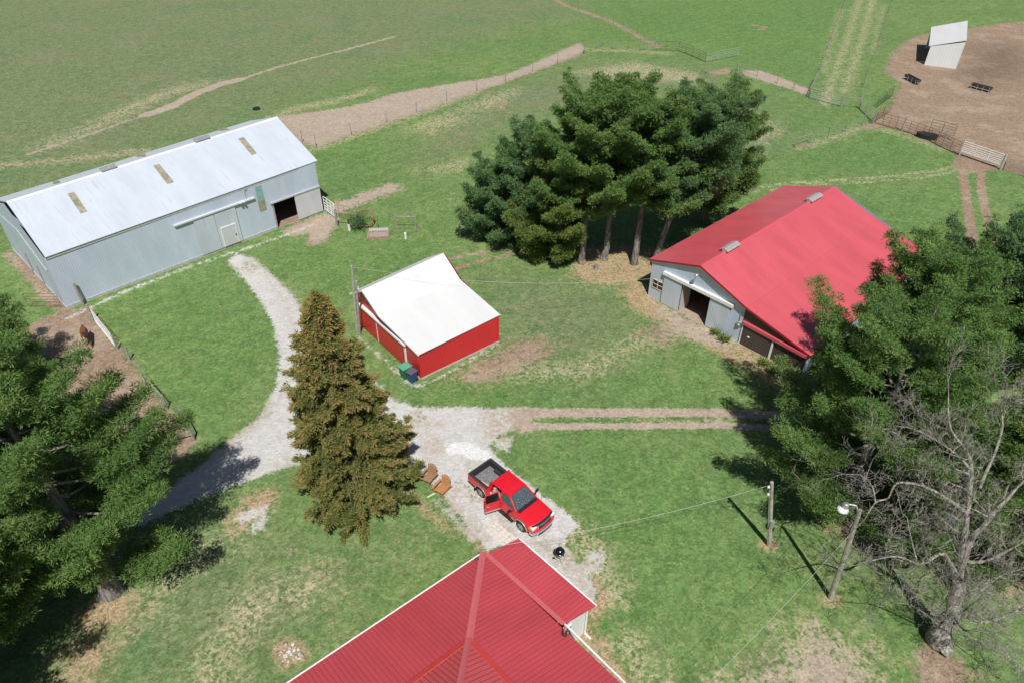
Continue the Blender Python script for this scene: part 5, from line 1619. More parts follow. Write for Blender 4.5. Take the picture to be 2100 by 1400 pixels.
# ring of field stones in the front lawn
M_ST = [plain('pale_field_stone', (.60, .57, .53), .9, 0, .2, 9), plain('pink_field_stone', (.50, .39, .34), .9, 0, .2, 9), plain('tan_field_stone', (.50, .43, .34), .9, 0, .2, 9), plain('grey_field_stone', (.33, .34, .35), .9, 0, .25, 9)]
SPX = [(463,592,1,40),(600,410,1,52),(770,400,0,38),(700,490,1,45),(915,530,0,46),(805,555,0,42),(680,590,0,50),(610,590,0,26),(725,650,0,34),(590,700,2,75),(660,850,1,46),(1010,690,3,62),(940,640,2,44),(910,760,2,36),(860,720,1,38),(780,690,3,42),(520,830,2,36),(800,790,1,34),(440,660,1,34),(555,540,1,30),(965,760,2,36),(840,470,1,28),(570,790,2,30)]
base_st = None
for k, (sx, sy, ci, sr) in enumerate(SPX):
    p = P(540+sx/12.73, 1290+sy/12.73)
    r_ = sr/12.73/1456*41
    bm = bmesh.new(); bmesh.ops.create_icosphere(bm, subdivisions=2, radius=1)
    rr = random.Random(k)
    sq = (rr.uniform(.8, 1.2), rr.uniform(.75, 1.1), rr.uniform(.6, .8))
    ph = [rr.uniform(0, 6) for _ in range(3)]
    m = MB()
    vs = []
    for v in bm.verts:
        q = v.co.copy(); f = 1+.10*math.sin(3*q.x+ph[0])+.09*math.sin(4*q.y+ph[1])+.08*math.sin(5*q.z+ph[2])
        vs.append((p.x+q.x*r_*sq[0]*f, p.y+q.y*r_*sq[1]*f, max(.0, r_*.4+q.z*r_*sq[2]*f)))
    bm.verts.index_update()
    m.mesh(vs, [[v.index for v in f.verts] for f in bm.faces]); bm.free()
    tag(m.build('field_stone', M_ST[ci], smooth=True), ('pale', 'pinkish', 'tan', 'dark grey')[ci]+' field stone in the stone ring on the front lawn', 'stone', ('pale', 'pinkish', 'tan', 'dark grey')[ci]+' stones of the ring on the front lawn')
# flagstones at the house corner
M_FLAG = plain('cream_flagstone', (.62, .58, .50), .85, 0, .15, 5)
c = P(1030, 1098); u = (P(1045, 1112)-P(1012, 1084)).normalized(); v = Vector((-u.y, u.x, 0))
root = empty('flagstone_pad', c, 'small pad of cream crazy-paving between the drive and the house corner', 'paving')
rr = random.Random(3)
m = MB()
for i in range(6):
    for j in range(4):
        x0, y0 = -1.0+i*.34, -.5+j*.25
        q = [(x0+rr.uniform(.0, .05), y0+rr.uniform(0, .04)), (x0+.31-rr.uniform(0, .05), y0+rr.uniform(0, .05)), (x0+.31-rr.uniform(0, .06), y0+.22-rr.uniform(0, .05)), (x0+rr.uniform(0, .06), y0+.22)]
        zf = .03+rr.uniform(0, .012)
        m = MB(); m.slab([c+u*a+v*b_+Vector((0, 0, zf)) for a, b_ in q], .03); m.build('flagstone', M_FLAG, root)

# ------------------------------------------------------------------ pickup truck
def frame(p, ang): return Matrix.Translation(p) @ Matrix.Rotation(ang, 4, 'Z')
fwp, rwp = P(1069, 1087), P(987, 1017)
hd = (fwp-rwp).normalized(); ang = math.atan2(hd.y, hd.x)
left = Vector((-hd.y, hd.x, 0))
TC = (fwp+rwp)/2 + left*.90
T = frame(TC, ang)
nT_ = NT('red_car_paint')
nT_.b.inputs['Coat Weight'].default_value = .35
nT_.b.inputs['Coat Roughness'].default_value = .06
M_CAR = nT_.out(nT_.mix(nT_.noise(3), (.62, .008, .018), (.70, .012, .026)), .42, 0, .5)
M_CHROME = plain('bright_chrome', (.72, .73, .74), .18, .9)
M_SILVER = plain('silver_lower_trim', (.50, .47, .45), .4, .5)
M_BLK = plain('black_trim_plastic', (.02, .02, .022), .55)
M_LINER = plain('black_bed_liner', (.03, .03, .033), .75, 0, .3, 8)
M_LINFLOOR = plain('scuffed_grey_liner_floor', (.19, .185, .19), .75, 0, .35, 5)
nG = NT('tinted_glass')
nG.b.inputs['Transmission Weight'].default_value = .75
M_CGLASS = nG.out((.26, .34, .37), .03, 0, .6, IOR=1.3)
M_SEAT = plain('tan_grey_seat', (.38, .35, .31), .8)
M_TIRE = plain('tyre_rubber', (.022, .022, .024), .8)
M_ALLOY = plain('alloy_wheel', (.58, .58, .58), .3, .8)
M_LAMP = plain('clear_headlight', (.75, .77, .78), .1, 0, .1, 3, .7)
M_AMBER = plain('amber_lens', (.85, .33, .03), .2)
M_TAIL = plain('red_lens', (.45, .01, .01), .15)

truck = empty('pickup_truck', TC, 'bright red crew-cab pickup with one side door open on the gravel', 'pickup truck')
truck.rotation_euler = (0, 0, 0)
def arc(cx, r, a0, a1, n=9, z=.40): return [(cx+r*math.cos(R(lerp(a0, a1, k/(n-1)))), z+r*math.sin(R(lerp(a0, a1, k/(n-1))))) for k in range(n)]
AR = .50
# lower side profiles
front = [(1.06, .48)] + [(1.28, .48)] + arc(1.84, AR, 172, 8) + [(2.42, .50), (2.86, .52), (2.90, .80), (2.86, 1.06), (2.70, 1.13), (2.2, 1.18), (1.45, 1.24), (1.06, 1.26)]
def bow(x, y, z, k=.20):
    """plan curve of the nose and crown of the bonnet"""
    t = abs(y)/.96
    if x > 1.5: x -= k*t**2.6*(x-1.5)/1.4
    if z > 1.0: z -= .055*t**3
    return x, y, z
ys = [-.96, -.93, -.84, -.6, -.3, 0, .3, .6, .84, .93, .96]
m = MB()
sec = [[T @ Vector(bow(x, y*(1-.05*max(0, z-.9)), z)) for x, z in front] for y in ys]
for A_, B_ in zip(sec[:-1], sec[1:]):
    for k in range(len(front)): m.face([A_[k], A_[(k+1) % len(front)], B_[(k+1) % len(front)], B_[k]])
m.face(sec[0]); m.face(sec[-1])
body = m.build('body', M_CAR, truck)
bv = body.modifiers.new('bevel', 'BEVEL'); bv.width = .035; bv.segments = 2; bv.limit_method = 'ANGLE'; bv.angle_limit = R(40)
def curved(lo_x, hi_x, z0, z1, w, mat, name, par=None, k=.20):
    mm = MB(); yy_ = np.linspace(-w, w, 13); rows = []
    for y in yy_:
        q = [bow(x, y, .5, k) for x in (lo_x, hi_x)]
        rows.append([T @ Vector((q[0][0], y, z0)), T @ Vector((q[1][0], y, z0)), T @ Vector((q[1][0], y, z1)), T @ Vector((q[0][0], y, z1))])
    for A_, B_ in zip(rows[:-1], rows[1:]):
        for j in range(4): mm.face([A_[j], A_[(j+1) % 4], B_[(j+1) % 4], B_[j]])
    mm.face(rows[0]); mm.face(rows[-1])
    o_ = mm.build(name, mat, par or truck)
    b_ = o_.modifiers.new('bevel', 'BEVEL'); b_.width = .025; b_.segments = 2; b_.limit_method = 'ANGLE'; b_.angle_limit = R(50)
    return o_
hb = MB(); 
for y in (-.42, .42): hb.bevbox((1.5, y-.05, 1.19), (2.55, y+.05, 1.222), .014, T @ Matrix.Rotation(R(4.3), 4, 'Y') @ Matrix.Translation((-.09, 0, .11)))
hb.build('hood_crease', M_CAR, body)
# cabin: floor, far side, near front door, rear corner
m = MB()
m.box((-1.18, -.95, .42), (1.06, .95, .55), T)
m.build('cab_floor', M_BLK, truck)
m = MB(); m.bevbox((-1.20, .86, .48), (1.06, .97, 1.27), .03, T); m.build('cab_side', M_CAR, truck)
m = MB(); m.bevbox((.02, -.97, .48), (1.06, -.86, 1.27), .03, T); fdoor = m.build('front_door', M_CAR, truck)
m = MB(); m.bevbox((.14, -1.0, 1.06), (.30, -.97, 1.10), .008, T); m.build('handle', M_CAR, fdoor)
m = MB(); m.bevbox((-1.20, -.97, .48), (-1.02, -.86, 1.27), .03, T); m.box((-1.20, -.86, .55), (-1.12, .86, 1.27), T); m.build('cab_rear', M_CAR, truck)
# roof and pillars
m = MB()
bm = bmesh.new()
nx, ny = 9, 7
rv = []
for i in range(nx):
    for j in range(ny):
        s, t_ = i/(nx-1), j/(ny-1)*2-1
        x = lerp(-1.02, .56, s); y = t_*(.70-.03*s)
        z = 1.90+.045*(1-t_*t_)-.05*(2*s-1)**2
        rv.append((x, y, z))
fs = [(i*ny+j, (i+1)*ny+j, (i+1)*ny+j+1, i*ny+j+1) for i in range(nx-1) for j in range(ny-1)]
m.mesh(rv, fs, T); 
m.mesh([(x, y, z-.06) for x, y, z in rv], [f[::-1] for f in fs], T)
rim = [i*ny for i in range(nx)] + [(nx-1)*ny+j for j in range(1, ny)] + [i*ny+ny-1 for i in range(nx-2, -1, -1)] + [j for j in range(ny-2, 0, -1)]
N_ = len(rv)
base_i = len(m.v)-2*N_
for a_, b_ in zip(rim, rim[1:]+rim[:1]):
    m.f.append((base_i+a_, base_i+b_, base_i+N_+b_, base_i+N_+a_)); m.uv.append([(0, 0)]*4)
roof_o = m.build('roof', M_CAR, truck, smooth=True)
m = MB()
for sg in (-1, 1):
    m.bar(T @ Vector((.56, sg*.66, 1.86)), T @ Vector((1.32, sg*.86, 1.24)), .08, .08)           # windscreen post
    m.bar(T @ Vector((-.06, sg*.69, 1.88)), T @ Vector((.02, sg*.90, 1.25)), .09, .09)            # middle post
    m.bar(T @ Vector((-.98, sg*.68, 1.86)), T @ Vector((-1.12, sg*.89, 1.25)), .14, .17)          # rear post
    m.bar(T @ Vector((-1.0, sg*.68, 1.87)), T @ Vector((.56, sg*.67, 1.86)), .07, .07)
m.build('roof_pillars', M_CAR, truck)
def pane(pts, name, par=truck):
    m = MB(); m.slab([T @ Vector(p) for p in pts], .012, down=True); return m.build(name, M_CGLASS, par)
ws_ = pane([(1.34, -.80, 1.26), (1.34, .80, 1.26), (.59, .62, 1.865), (.59, -.62, 1.865)], 'windscreen')
pane([(-1.13, .82, 1.27), (-1.13, -.82, 1.27), (-1.01, -.64, 1.83), (-1.01, .64, 1.83)], 'rear_window')
pane([(.06, -.90, 1.27), (1.22, -.89, 1.27), (.54, -.68, 1.83), (-.02, -.70, 1.84)], 'side_window')
pane([(.06, .90, 1.27), (1.22, .89, 1.27), (.54, .68, 1.83), (-.02, .70, 1.84)], 'side_window')
pane([(-.02, .90, 1.27), (-1.06, .89, 1.27), (-.92, .69, 1.83), (-.10, .70, 1.84)], 'side_window')
m = MB(); m.bar(T @ Vector((1.45, -.78, 1.275)), T @ Vector((1.45, .78, 1.275)), .22, .04); m.build('cowl', M_BLK, truck)
for y0 in (-.55, .15):
    m = MB(); m.tube([T @ Vector((1.42, y0, 1.31)), T @ Vector((1.30, y0+.5, 1.36))], .012, 5); m.build('wiper', M_BLK, truck)
m = MB(); m.slab([T @ Vector(p) for p in ((1.20, .0, 1.275), (1.20, -.22, 1.275), (1.06, -.20, 1.275), (1.06, .02, 1.275))], .004); m.build('paper', plain('white_paper', (.8, .8, .8), .7), truck)
m = MB(); m.bevbox((.80, -.84, .55), (1.30, .84, 1.24), .05, T); m.build('dashboard', M_BLK, truck)
for x_ in (.02, -.92):
    for sg in (-1, 1):
        m = MB(); m.bevbox((x_+.12, sg*.42-.28, .60), (x_+.62, sg*.42+.28, .86), .06, T)
        m.bevbox((x_, sg*.42-.28, .80), (x_+.16, sg*.42+.28, 1.42), .05, T); m.bevbox((x_+.02, sg*.42-.13, 1.42), (x_+.12, sg*.42+.13, 1.60), .03, T)
        m.build('seat', M_SEAT, truck)
# bed
side = [(-1.24, .52), (-1.30, .52)] + arc(-1.84, AR, 8, 172) + [(-2.42, .55), (-2.96, .60), (-2.98, 1.26), (-1.24, 1.26)]
for sg in (-1, 1):
    m = MB(); m.prism(side, sg*.84, sg*.97, T); o = m.build('bed_side', M_CAR, truck)
    bv = o.modifiers.new('bevel', 'BEVEL'); bv.width = .025; bv.segments = 2; bv.limit_method = 'ANGLE'; bv.angle_limit = R(50)
m = MB(); m.box((-2.90, -.84, .70), (-1.24, .84, .78), T); m.build('bed_floor', M_LINFLOOR, truck)
m = MB()
for sg in (-1, 1):
    m.box((-2.90, sg*.815-.024, .78), (-1.26, sg*.815+.024, 1.27), T)
    m.box((-2.99, sg*.90-.085, 1.262), (-1.24, sg*.90+.085, 1.30), T)
    m.bevbox((-2.30, sg*.70-.10, .78), (-1.40, sg*.70+.10, 1.02), .05, T)
m.box((-1.30, -.79, .78), (-1.24, .79, 1.30), T)
m.box((-2.90, -.79, .78), (-2.86, .79, 1.27), T)
m.box((-3.0, -.80, 1.262), (-2.86, .80, 1.30), T)
m.build('bed_liner', M_LINER, truck)
m = MB(); m.bevbox((-3.0, -.82, .62), (-2.905, .82, 1.26), .03, T); m.build('tailgate', M_CAR, truck)
m = MB(); m.bar(T @ Vector((-2.25, -.55, .83)), T @ Vector((-1.35, -.48, .86)), .14, .06); tag(m.build('timber_offcut', plain('fresh_pine', (.62, .47, .32), .7)), 'pale timber offcut lying in the truck bed', 'timber')
# bumpers, grille, lamps
m = MB(); m.bevbox((-3.14, -.93, .50), (-2.97, .93, .68), .04, T); m.build('rear_bumper', M_CHROME, truck)
m = MB(); m.bar(T @ Vector((-3.05, 0, .44)), T @ Vector((-3.3, 0, .44)), .07); m.build('tow_hitch', M_BLK, truck)
curved(2.78, 3.06, .42, .67, .98, M_CHROME, 'front_bumper')
curved(2.84, 3.075, .36, .52, .55, M_BLK, 'valance')
curved(2.80, 3.02, .672, .80, .93, M_CAR, 'bumper_top')
gr_ = curved(2.78, 2.965, .81, 1.07, .57, M_CHROME, 'grille')
m = MB()
for z in (.86, .94, 1.02): m.box((2.90, -.50, z-.02), (2.972, .50, z+.02), T)
m.build('grille_slot', M_BLK, gr_)
m = MB(); m.slab([T @ Vector(p) for p in ((2.985, -.16, .94), (2.985, 0, .885), (2.985, .16, .94), (2.985, 0, .995))], .008, down=True); m.build('emblem', plain('blue_oval', (.03, .06, .16), .3), gr_)
curved(2.76, 2.90, 1.075, 1.125, .86, M_BLK, 'hood_deflector')
for sg in (-1, 1):
    m = MB(); m.bevbox((2.62, sg*.76-.18, .82), (2.84, sg*.76+.18, 1.05), .05, T); m.build('headlight', M_LAMP, truck)
    m = MB(); m.bevbox((2.50, sg*.945-.03, .82), (2.70, sg*.945+.03, 1.03), .02, T); m.build('turn_signal', M_AMBER, truck)
    m = MB(); m.bevbox((-3.0, sg*.91-.06, .80), (-2.86, sg*.91+.075, 1.18), .02, T); m.build('tail_light', M_TAIL, truck)
    m = MB(); m.bar(T @ Vector((1.10, sg*.95, 1.28)), T @ Vector((1.08, sg*1.10, 1.30)), .05); m.bevbox((1.0, sg*1.20-.12, 1.22), (1.10, sg*1.20+.12, 1.46), .03, T); m.build('wing_mirror', M_BLK, truck)
    m = MB(); m.bevbox((-1.2, sg*1.0-.07, .36), (1.22, sg*1.0+.07, .43), .02, T); m.build('running_board', M_BLK, truck)
    m = MB(); m.bevbox((1.0 if sg < 0 else -1.2, sg*.972-.012, .485), (1.26, sg*.972+.012, .60), .008, T); m.build('lower_trim', M_SILVER, truck)
    for x_ in (1.84, -1.84):
        m = MB()
        a1 = [T @ Vector((x_+(AR+.015)*math.cos(R(k)), sg*.955, .40+(AR+.015)*math.sin(R(k)))) for k in range(4, 177, 12)]
        m.tube(a1, .035, 6); m.build('wheel_arch', M_SILVER if x_ > 0 else M_SILVER, truck)
        Mw = T @ Matrix.Translation((x_, sg*.80, .40)) @ Matrix.Rotation(R(-90*sg), 4, 'X')
        root_w = MB(); root_w.lathe([(.24, .17), (.36, .17), (.40, .12), (.40, -.10), (.36, -.14), (.22, -.14)], (0, 0, 0), 28, Mw)
        wh = root_w.build('wheel', M_TIRE, truck, smooth=True)
        m = MB(); m.lathe([(.255, .172), (.25, .13), (.23, .09), (.0, .09)], (0, 0, 0), 24, Mw); m.build('rim', M_BLK, wh)
        m = MB()
        for k in range(6):
            a_ = k*math.pi/3; c_ = (math.cos(a_), math.sin(a_))
            m.bar(Mw @ Vector((.04*c_[0], .04*c_[1], .135)), Mw @ Vector((.245*c_[0], .245*c_[1], .15)), .075, .03, up=tuple((Mw.to_3x3() @ Vector((0, 0, 1)))))
        m.lathe([(.0, .16), (.06, .155), (.065, .12)], (0, 0, 0), 12, Mw)
        m.lathe([(.235, .165), (.262, .175), (.265, .15)], (0, 0, 0), 24, Mw)
        m.build('wheel_spokes', M_ALLOY, wh)
m = MB(); m.box((-2.4, -.80, .32), (2.7, .80, .52), T); m.build('chassis', M_BLK, truck)
for y0 in (-1.03, .72):
    m = MB(); m.bevbox((-2.40, y0, .18), (-2.36, y0+.31, .55), .01, T); m.build('mud_flap', M_BLK, truck)
m = MB(); m.tube([T @ Vector((1.75, .93, 1.2)), T @ Vector((1.66, .93, 1.95))], .008, 4); m.build('aerial', M_BLK, truck)
# open rear door, hinged on the middle post
TD = T @ Matrix.Translation((.0, -.93, 0)) @ Matrix.Rotation(R(68), 4, 'Z')
m = MB(); m.bevbox((-1.02, -.055, .48), (.0, .055, 1.27), .03, TD); od = m.build('open_door', M_CAR, truck)
m = MB()
m.bar(TD @ Vector((-.02, 0, 1.27)), TD @ Vector((-.10, .16, 1.85)), .06, .05); m.bar(TD @ Vector((-1.0, 0, 1.27)), TD @ Vector((-.90, .16, 1.83)), .07, .05); m.bar(TD @ Vector((-.10, .16, 1.85)), TD @ Vector((-.90, .16, 1.83)), .05, .05)
m.build('window_frame', M_CAR, od)
m = MB(); m.slab([TD @ Vector(p) for p in ((-.05, .0, 1.27), (-.97, 0, 1.27), (-.88, .16, 1.82), (-.12, .16, 1.83))], .012, down=True); m.build('side_window', plain('dark_privacy_glass', (.012, .014, .015), .08, 0, .1, 3, .6), od)
m = MB(); m.bevbox((-1.01, .02, .52), (-.02, .075, 1.22), .02, TD); m.build('door_lining', M_BLK, od)
m = MB(); m.bevbox((-1.02, -.07, .485), (-.0, -.05, .60), .006, TD); m.build('lower_trim', M_SILVER, od)
m = MB(); m.bevbox((-.93, -.09, 1.04), (-.76, -.05, 1.09), .01, TD); m.build('handle', M_CHROME, od)

# ------------------------------------------------------------------ figures
def skin_fig(name, joints, edges, mat, parent, sub=2, root=0):
    """one continuous body grown over joints {name: (xyz, radius)}"""
    names = list(joints)
    me = bpy.data.meshes.new(name)
    org = Vector((0, 0, 0)); q = parent
    while q: org += Vector(q.location); q = q.parent
    me.from_pydata([tuple(Vector(joints[n][0])-org) for n in names], [(names.index(a), names.index(b)) for a, b in edges], [])
    o = bpy.data.objects.new(name, me); COL.objects.link(o); o.parent = parent
    sk = o.modifiers.new('skin', 'SKIN'); sk.use_smooth_shade = True
    if not me.skin_vertices: me.skin_vertices.new()
    for k, n in enumerate(names):
        r_ = joints[n][1]
        me.skin_vertices[0].data[k].radius = r_ if isinstance(r_, tuple) else (r_, r_)
        me.skin_vertices[0].data[k].use_root = (k == root)
    sb = o.modifiers.new('sub', 'SUBSURF'); sb.levels = sub; sb.render_levels = sub
    me.materials.append(mat)
    return o
M_SKIN = plain('fair_skin', (.62, .40, .31), .55)
M_SHIRT = plain('pale_pink_shirt', (.66, .44, .42), .85, 0, .1, 20)
M_HAIR = plain('grey_hair', (.36, .33, .30), .8, 0, .3, 40)
M_JEANS = plain('blue_jeans', (.06, .085, .15), .85, 0, .2, 30)
M_SHOE = plain('brown_boots', (.10, .065, .04), .7)
# standing in the gap of the open door, bending slightly into the cab
TP = T @ Matrix.Translation((-.56, -1.22, 0)) @ Matrix.Rotation(R(75), 4, 'Z')      # +x faces the cab
person = empty('person', TP.translation, 'person in a pale pink shirt leaning into the open truck door', 'person')
W_ = lambda x, y, z: TP @ Vector((x, y, z))
J = {'pelvis': (W_(-.10, 0, .95), (.15, .12)), 'waist': (W_(-.04, 0, 1.10), (.14, .11)), 'chest': (W_(.07, 0, 1.30), (.17, .125)), 'neckb': (W_(.15, 0, 1.45), (.075, .075)),
     'neck': (W_(.20, 0, 1.52), (.055, .055)), 'head1': (W_(.24, 0, 1.60), (.085, .08)), 'head2': (W_(.27, 0, 1.68), (.10, .085)), 'head3': (W_(.28, 0, 1.76), (.06, .06)),
     'hipl': (W_(-.10, .10, .90), .10), 'kneel': (W_(-.04, .12, .49), .065), 'anklel': (W_(-.10, .12, .09), .045), 'toel': (W_(.08, .14, .05), .04),
     'hipr': (W_(-.10, -.10, .90), .10), 'kneer': (W_(-.14, -.12, .49), .065), 'ankler': (W_(-.22, -.12, .09), .045), 'toer': (W_(-.04, -.14, .05), .04),
     'shl': (W_(.12, .19, 1.40), .065), 'ell': (W_(.30, .26, 1.20), .045), 'wrl': (W_(.50, .20, 1.24), .032), 'pall': (W_(.57, .19, 1.25), (.042, .02)),
     'shr': (W_(.12, -.19, 1.40), .065), 'elr': (W_(.28, -.27, 1.18), .045), 'wrr': (W_(.48, -.22, 1.22), .032), 'palr': (W_(.55, -.21, 1.23), (.042, .02))}
E_ = [('pelvis', 'waist'), ('waist', 'chest'), ('chest', 'neckb'), ('neckb', 'neck'), ('neck', 'head1'), ('head1', 'head2'), ('head2', 'head3')]
for s in 'lr': E_ += [('pelvis', 'hip'+s), ('hip'+s, 'knee'+s), ('knee'+s, 'ankle'+s), ('ankle'+s, 'toe'+s), ('chest', 'sh'+s), ('sh'+s, 'el'+s), ('el'+s, 'wr'+s), ('wr'+s, 'pal'+s)]
for s, sg in (('l', 1), ('r', -1)):
    pal = J['pal'+s][0]
    dx = (TP.to_3x3() @ Vector((1, 0, 0))); dy = (TP.to_3x3() @ Vector((0, 1, 0)))
    for k, off in enumerate((-.033, -.011, .011, .033)):
        ln = (.062, .075, .07, .055)[k]
        J[f'f{s}{k}a'] = (pal+dx*.045+dy*off, .0085); J[f'f{s}{k}b'] = (pal+dx*(.045+ln*.55)+dy*off-Vector((0, 0, .008)), .008); J[f'f{s}{k}c'] = (pal+dx*(.04+ln)+dy*off-Vector((0, 0, .026)), .007)
        E_ += [('pal'+s, f'f{s}{k}a'), (f'f{s}{k}a', f'f{s}{k}b'), (f'f{s}{k}b', f'f{s}{k}c')]
    J['th'+s] = (pal+dy*(-sg*.045)+dx*.0, .010); J['tt'+s] = (pal+dy*(-sg*.062)+dx*.035, .008)
    E_ += [('pal'+s, 'th'+s), ('th'+s, 'tt'+s)]
skin_fig('body', J, E_, M_SKIN, person)
JS = {'c0': (W_(-.08, 0, .98), (.165, .135)), 'c1': (W_(-.03, 0, 1.12), (.16, .13)), 'c2': (W_(.07, 0, 1.30), (.19, .145)), 'c3': (W_(.14, 0, 1.42), (.10, .10)),
      'l0': (W_(.12, .20, 1.40), .082), 'l1': (W_(.22, .24, 1.28), .066), 'r0': (W_(.12, -.20, 1.40), .082), 'r1': (W_(.21, -.25, 1.27), .066)}
skin_fig('shirt', JS, [('c0', 'c1'), ('c1', 'c2'), ('c2', 'c3'), ('c2', 'l0'), ('l0', 'l1'), ('c2', 'r0'), ('r0', 'r1')], M_SHIRT, person)
JT = {'p': (W_(-.10, 0, .96), (.165, .135))}
ET = []
for s in 'lr':
    JT['h'+s] = (J['hip'+s][0], .118); JT['k'+s] = (J['knee'+s][0], .082); JT['a'+s] = (J['ankle'+s][0]+Vector((0, 0, .03)), .068)
    ET += [('p', 'h'+s), ('h'+s, 'k'+s), ('k'+s, 'a'+s)]
skin_fig('trousers', JT, ET, M_JEANS, person)
for s in 'lr':
    skin_fig('shoe', {'a': (J['ankle'+s][0]+Vector((0, 0, .0)), .062), 'b': (lerp(J['ankle'+s][0], J['toe'+s][0], .5), .056), 'c': (J['toe'+s][0]+Vector((0, 0, .005)), .05)}, [('a', 'b'), ('b', 'c')], M_SHOE, person)
hm_ = MB()
hc = W_(.255, 0, 1.71)
bm = bmesh.new(); bmesh.ops.create_icosphere(bm, subdivisions=3, radius=1)
vs = [(hc + TP.to_3x3() @ Vector((v.co.x*.118, v.co.y*.098, max(v.co.z, -.25-.75*(v.co.x < .1)*1.0)*.10)))[:] for v in bm.verts]
bm.verts.index_update(); hm_.mesh(vs, [[v.index for v in f.verts] for f in bm.faces]); bm.free()
hm_.build('hair', M_HAIR, person, smooth=True)
for sg in (-1, 1):
    fc = MB(); fc.lathe([(0, -.012), (.012, 0), (0, .012)], W_(.352, sg*.033, 1.665), 8); fc.build('eye', M_BLK, person)

# brown horse in the dirt lot, head low towards the camera
M_HORSE = plain('chestnut_coat', (.20, .065, .032), .6, 0, .2, 6)
M_MANE = plain('dark_mane', (.03, .018, .014), .8)
hp = P(183, 714)
HA = math.atan2(-.85, .50)
TH = frame(hp+Vector((-.45, .75, 0)), HA)
horse = empty('horse', TH.translation, 'brown horse standing in the dirt lot below the grey barn', 'horse')
Hh = lambda x, y, z: TH @ Vector((x, y, z))
J = {'pelvis': (Hh(-.55, 0, 1.12), (.26, .27)), 'belly': (Hh(-.1, 0, 1.05), (.27, .29)), 'chest': (Hh(.42, 0, 1.10), (.23, .30)), 'withers': (Hh(.60, 0, 1.22), (.14, .22)),
     'neck1': (Hh(.92, 0, 1.30), (.09, .15)), 'poll': (Hh(1.22, 0, 1.34), (.08, .11)), 'face': (Hh(1.40, 0, 1.12), (.075, .10)), 'muzzle': (Hh(1.50, 0, .90), (.055, .065)),
     'tail0': (Hh(-.84, 0, 1.20), .06)}
E_ = [('pelvis', 'belly'), ('belly', 'chest'), ('chest', 'withers'), ('withers', 'neck1'), ('neck1', 'poll'), ('poll', 'face'), ('face', 'muzzle'), ('pelvis', 'tail0')]
for s, y in (('l', .17), ('r', -.17)):
    J['st'+s] = (Hh(-.55, y, .86), (.11, .15)); J['hock'+s] = (Hh(-.72, y, .50), .058); J['fet'+s] = (Hh(-.66, y, .16), .042); J['hoof'+s] = (Hh(-.60, y, .04), .055)
    J['el'+s] = (Hh(.46, y, .82), .10); J['kn'+s] = (Hh(.50, y, .46), .055); J['ff'+s] = (Hh(.50, y, .15), .040); J['fh'+s] = (Hh(.55, y, .04), .054)
    J['ear'+s] = (Hh(1.20, y*.42, 1.46), .03); J['eart'+s] = (Hh(1.20, y*.5, 1.56), .012)
    E_ += [('pelvis', 'st'+s), ('st'+s, 'hock'+s), ('hock'+s, 'fet'+s), ('fet'+s, 'hoof'+s), ('chest', 'el'+s), ('el'+s, 'kn'+s), ('kn'+s, 'ff'+s), ('ff'+s, 'fh'+s), ('poll', 'ear'+s), ('ear'+s, 'eart'+s)]
skin_fig('body', J, E_, M_HORSE, horse)
m = MB(); m.tube([Hh(.62, 0, 1.43), Hh(.92, .03, 1.46), Hh(1.20, .02, 1.46)], [.05, .06, .04], 7); m.build('mane', M_MANE, horse, smooth=True)
m = MB(); m.tube([Hh(-.86, 0, 1.24), Hh(-1.0, .02, 1.0), Hh(-1.02, .03, .55)], [.05, .075, .03], 8); m.build('tail', M_MANE, horse, smooth=True)
m = MB(); m.slab([Hh(1.30, -.035, 1.36), Hh(1.30, .035, 1.36), Hh(1.50, .025, 1.09), Hh(1.50, -.025, 1.09)], .02, down=True); m.build('blaze', M_TRIM, horse)

# ------------------------------------------------------------------ yard objects
# wooden lounge chairs on the gravel edge
M_CH = [plain('weathered_brown_slats', (.30, .175, .095), .75, 0, .25, 9), plain('orange_brown_slats', (.42, .20, .075), .7, 0, .25, 9)]
def chair(seat_px, back_px, label, mat):
    a, b = P(*seat_px), P(*back_px)
    d = (b-a); an = math.atan2(d.y, d.x)               # +x points to the back
    F = frame(a, an)
    root = empty('lounge_chair', a, label, 'chair', 'wooden chairs beside the drive')
    m = MB()
    for k in range(6):
        x = -.34+k*.125
        Mx = F @ Matrix.Translation((x, 0, .38-.10*k/5))
        m.box((0, -.31, 0), (.105, .31, .025), Mx)
    m.build('seat', mat, root)
    m = MB()
    for k in range(6):
        y = -.275+k*.11
        h = .92-.16*abs(k-2.5)/2.5
        m.bar(F @ Vector((.36, y*.85, .26)), F @ Vector((.36+.36*h, y*1.15, .26+.88*h)), .098, .022, up=(math.cos(an), math.sin(an), 0))
    m.bar(F @ Vector((.55, -.34, .66)), F @ Vector((.55, .34, .66)), .06, .03)
    m.build('backrest', mat, root)
    for sg in (-1, 1):
        m = MB(); m.bevbox((-.42, sg*.40-.075, .53), (.52, sg*.40+.075, .555), .008, F); m.build('armrest', mat, root)
        m = MB(); m.box((-.36, sg*.345-.018, 0), (-.26, sg*.345+.018, .53), F); m.build('leg', mat, root)
        m = MB(); m.bar(F @ Vector((-.34, sg*.315, .36)), F @ Vector((.72, sg*.315, .06)), .03, .12); m.build('leg', mat, root)
    return root
chair((878, 986), (893, 969), 'darker brown slatted lounge chair nearer the cedar', M_CH[0])
chair((905, 1009), (921, 992), 'orange-brown slatted lounge chair nearer the red pickup', M_CH[1])

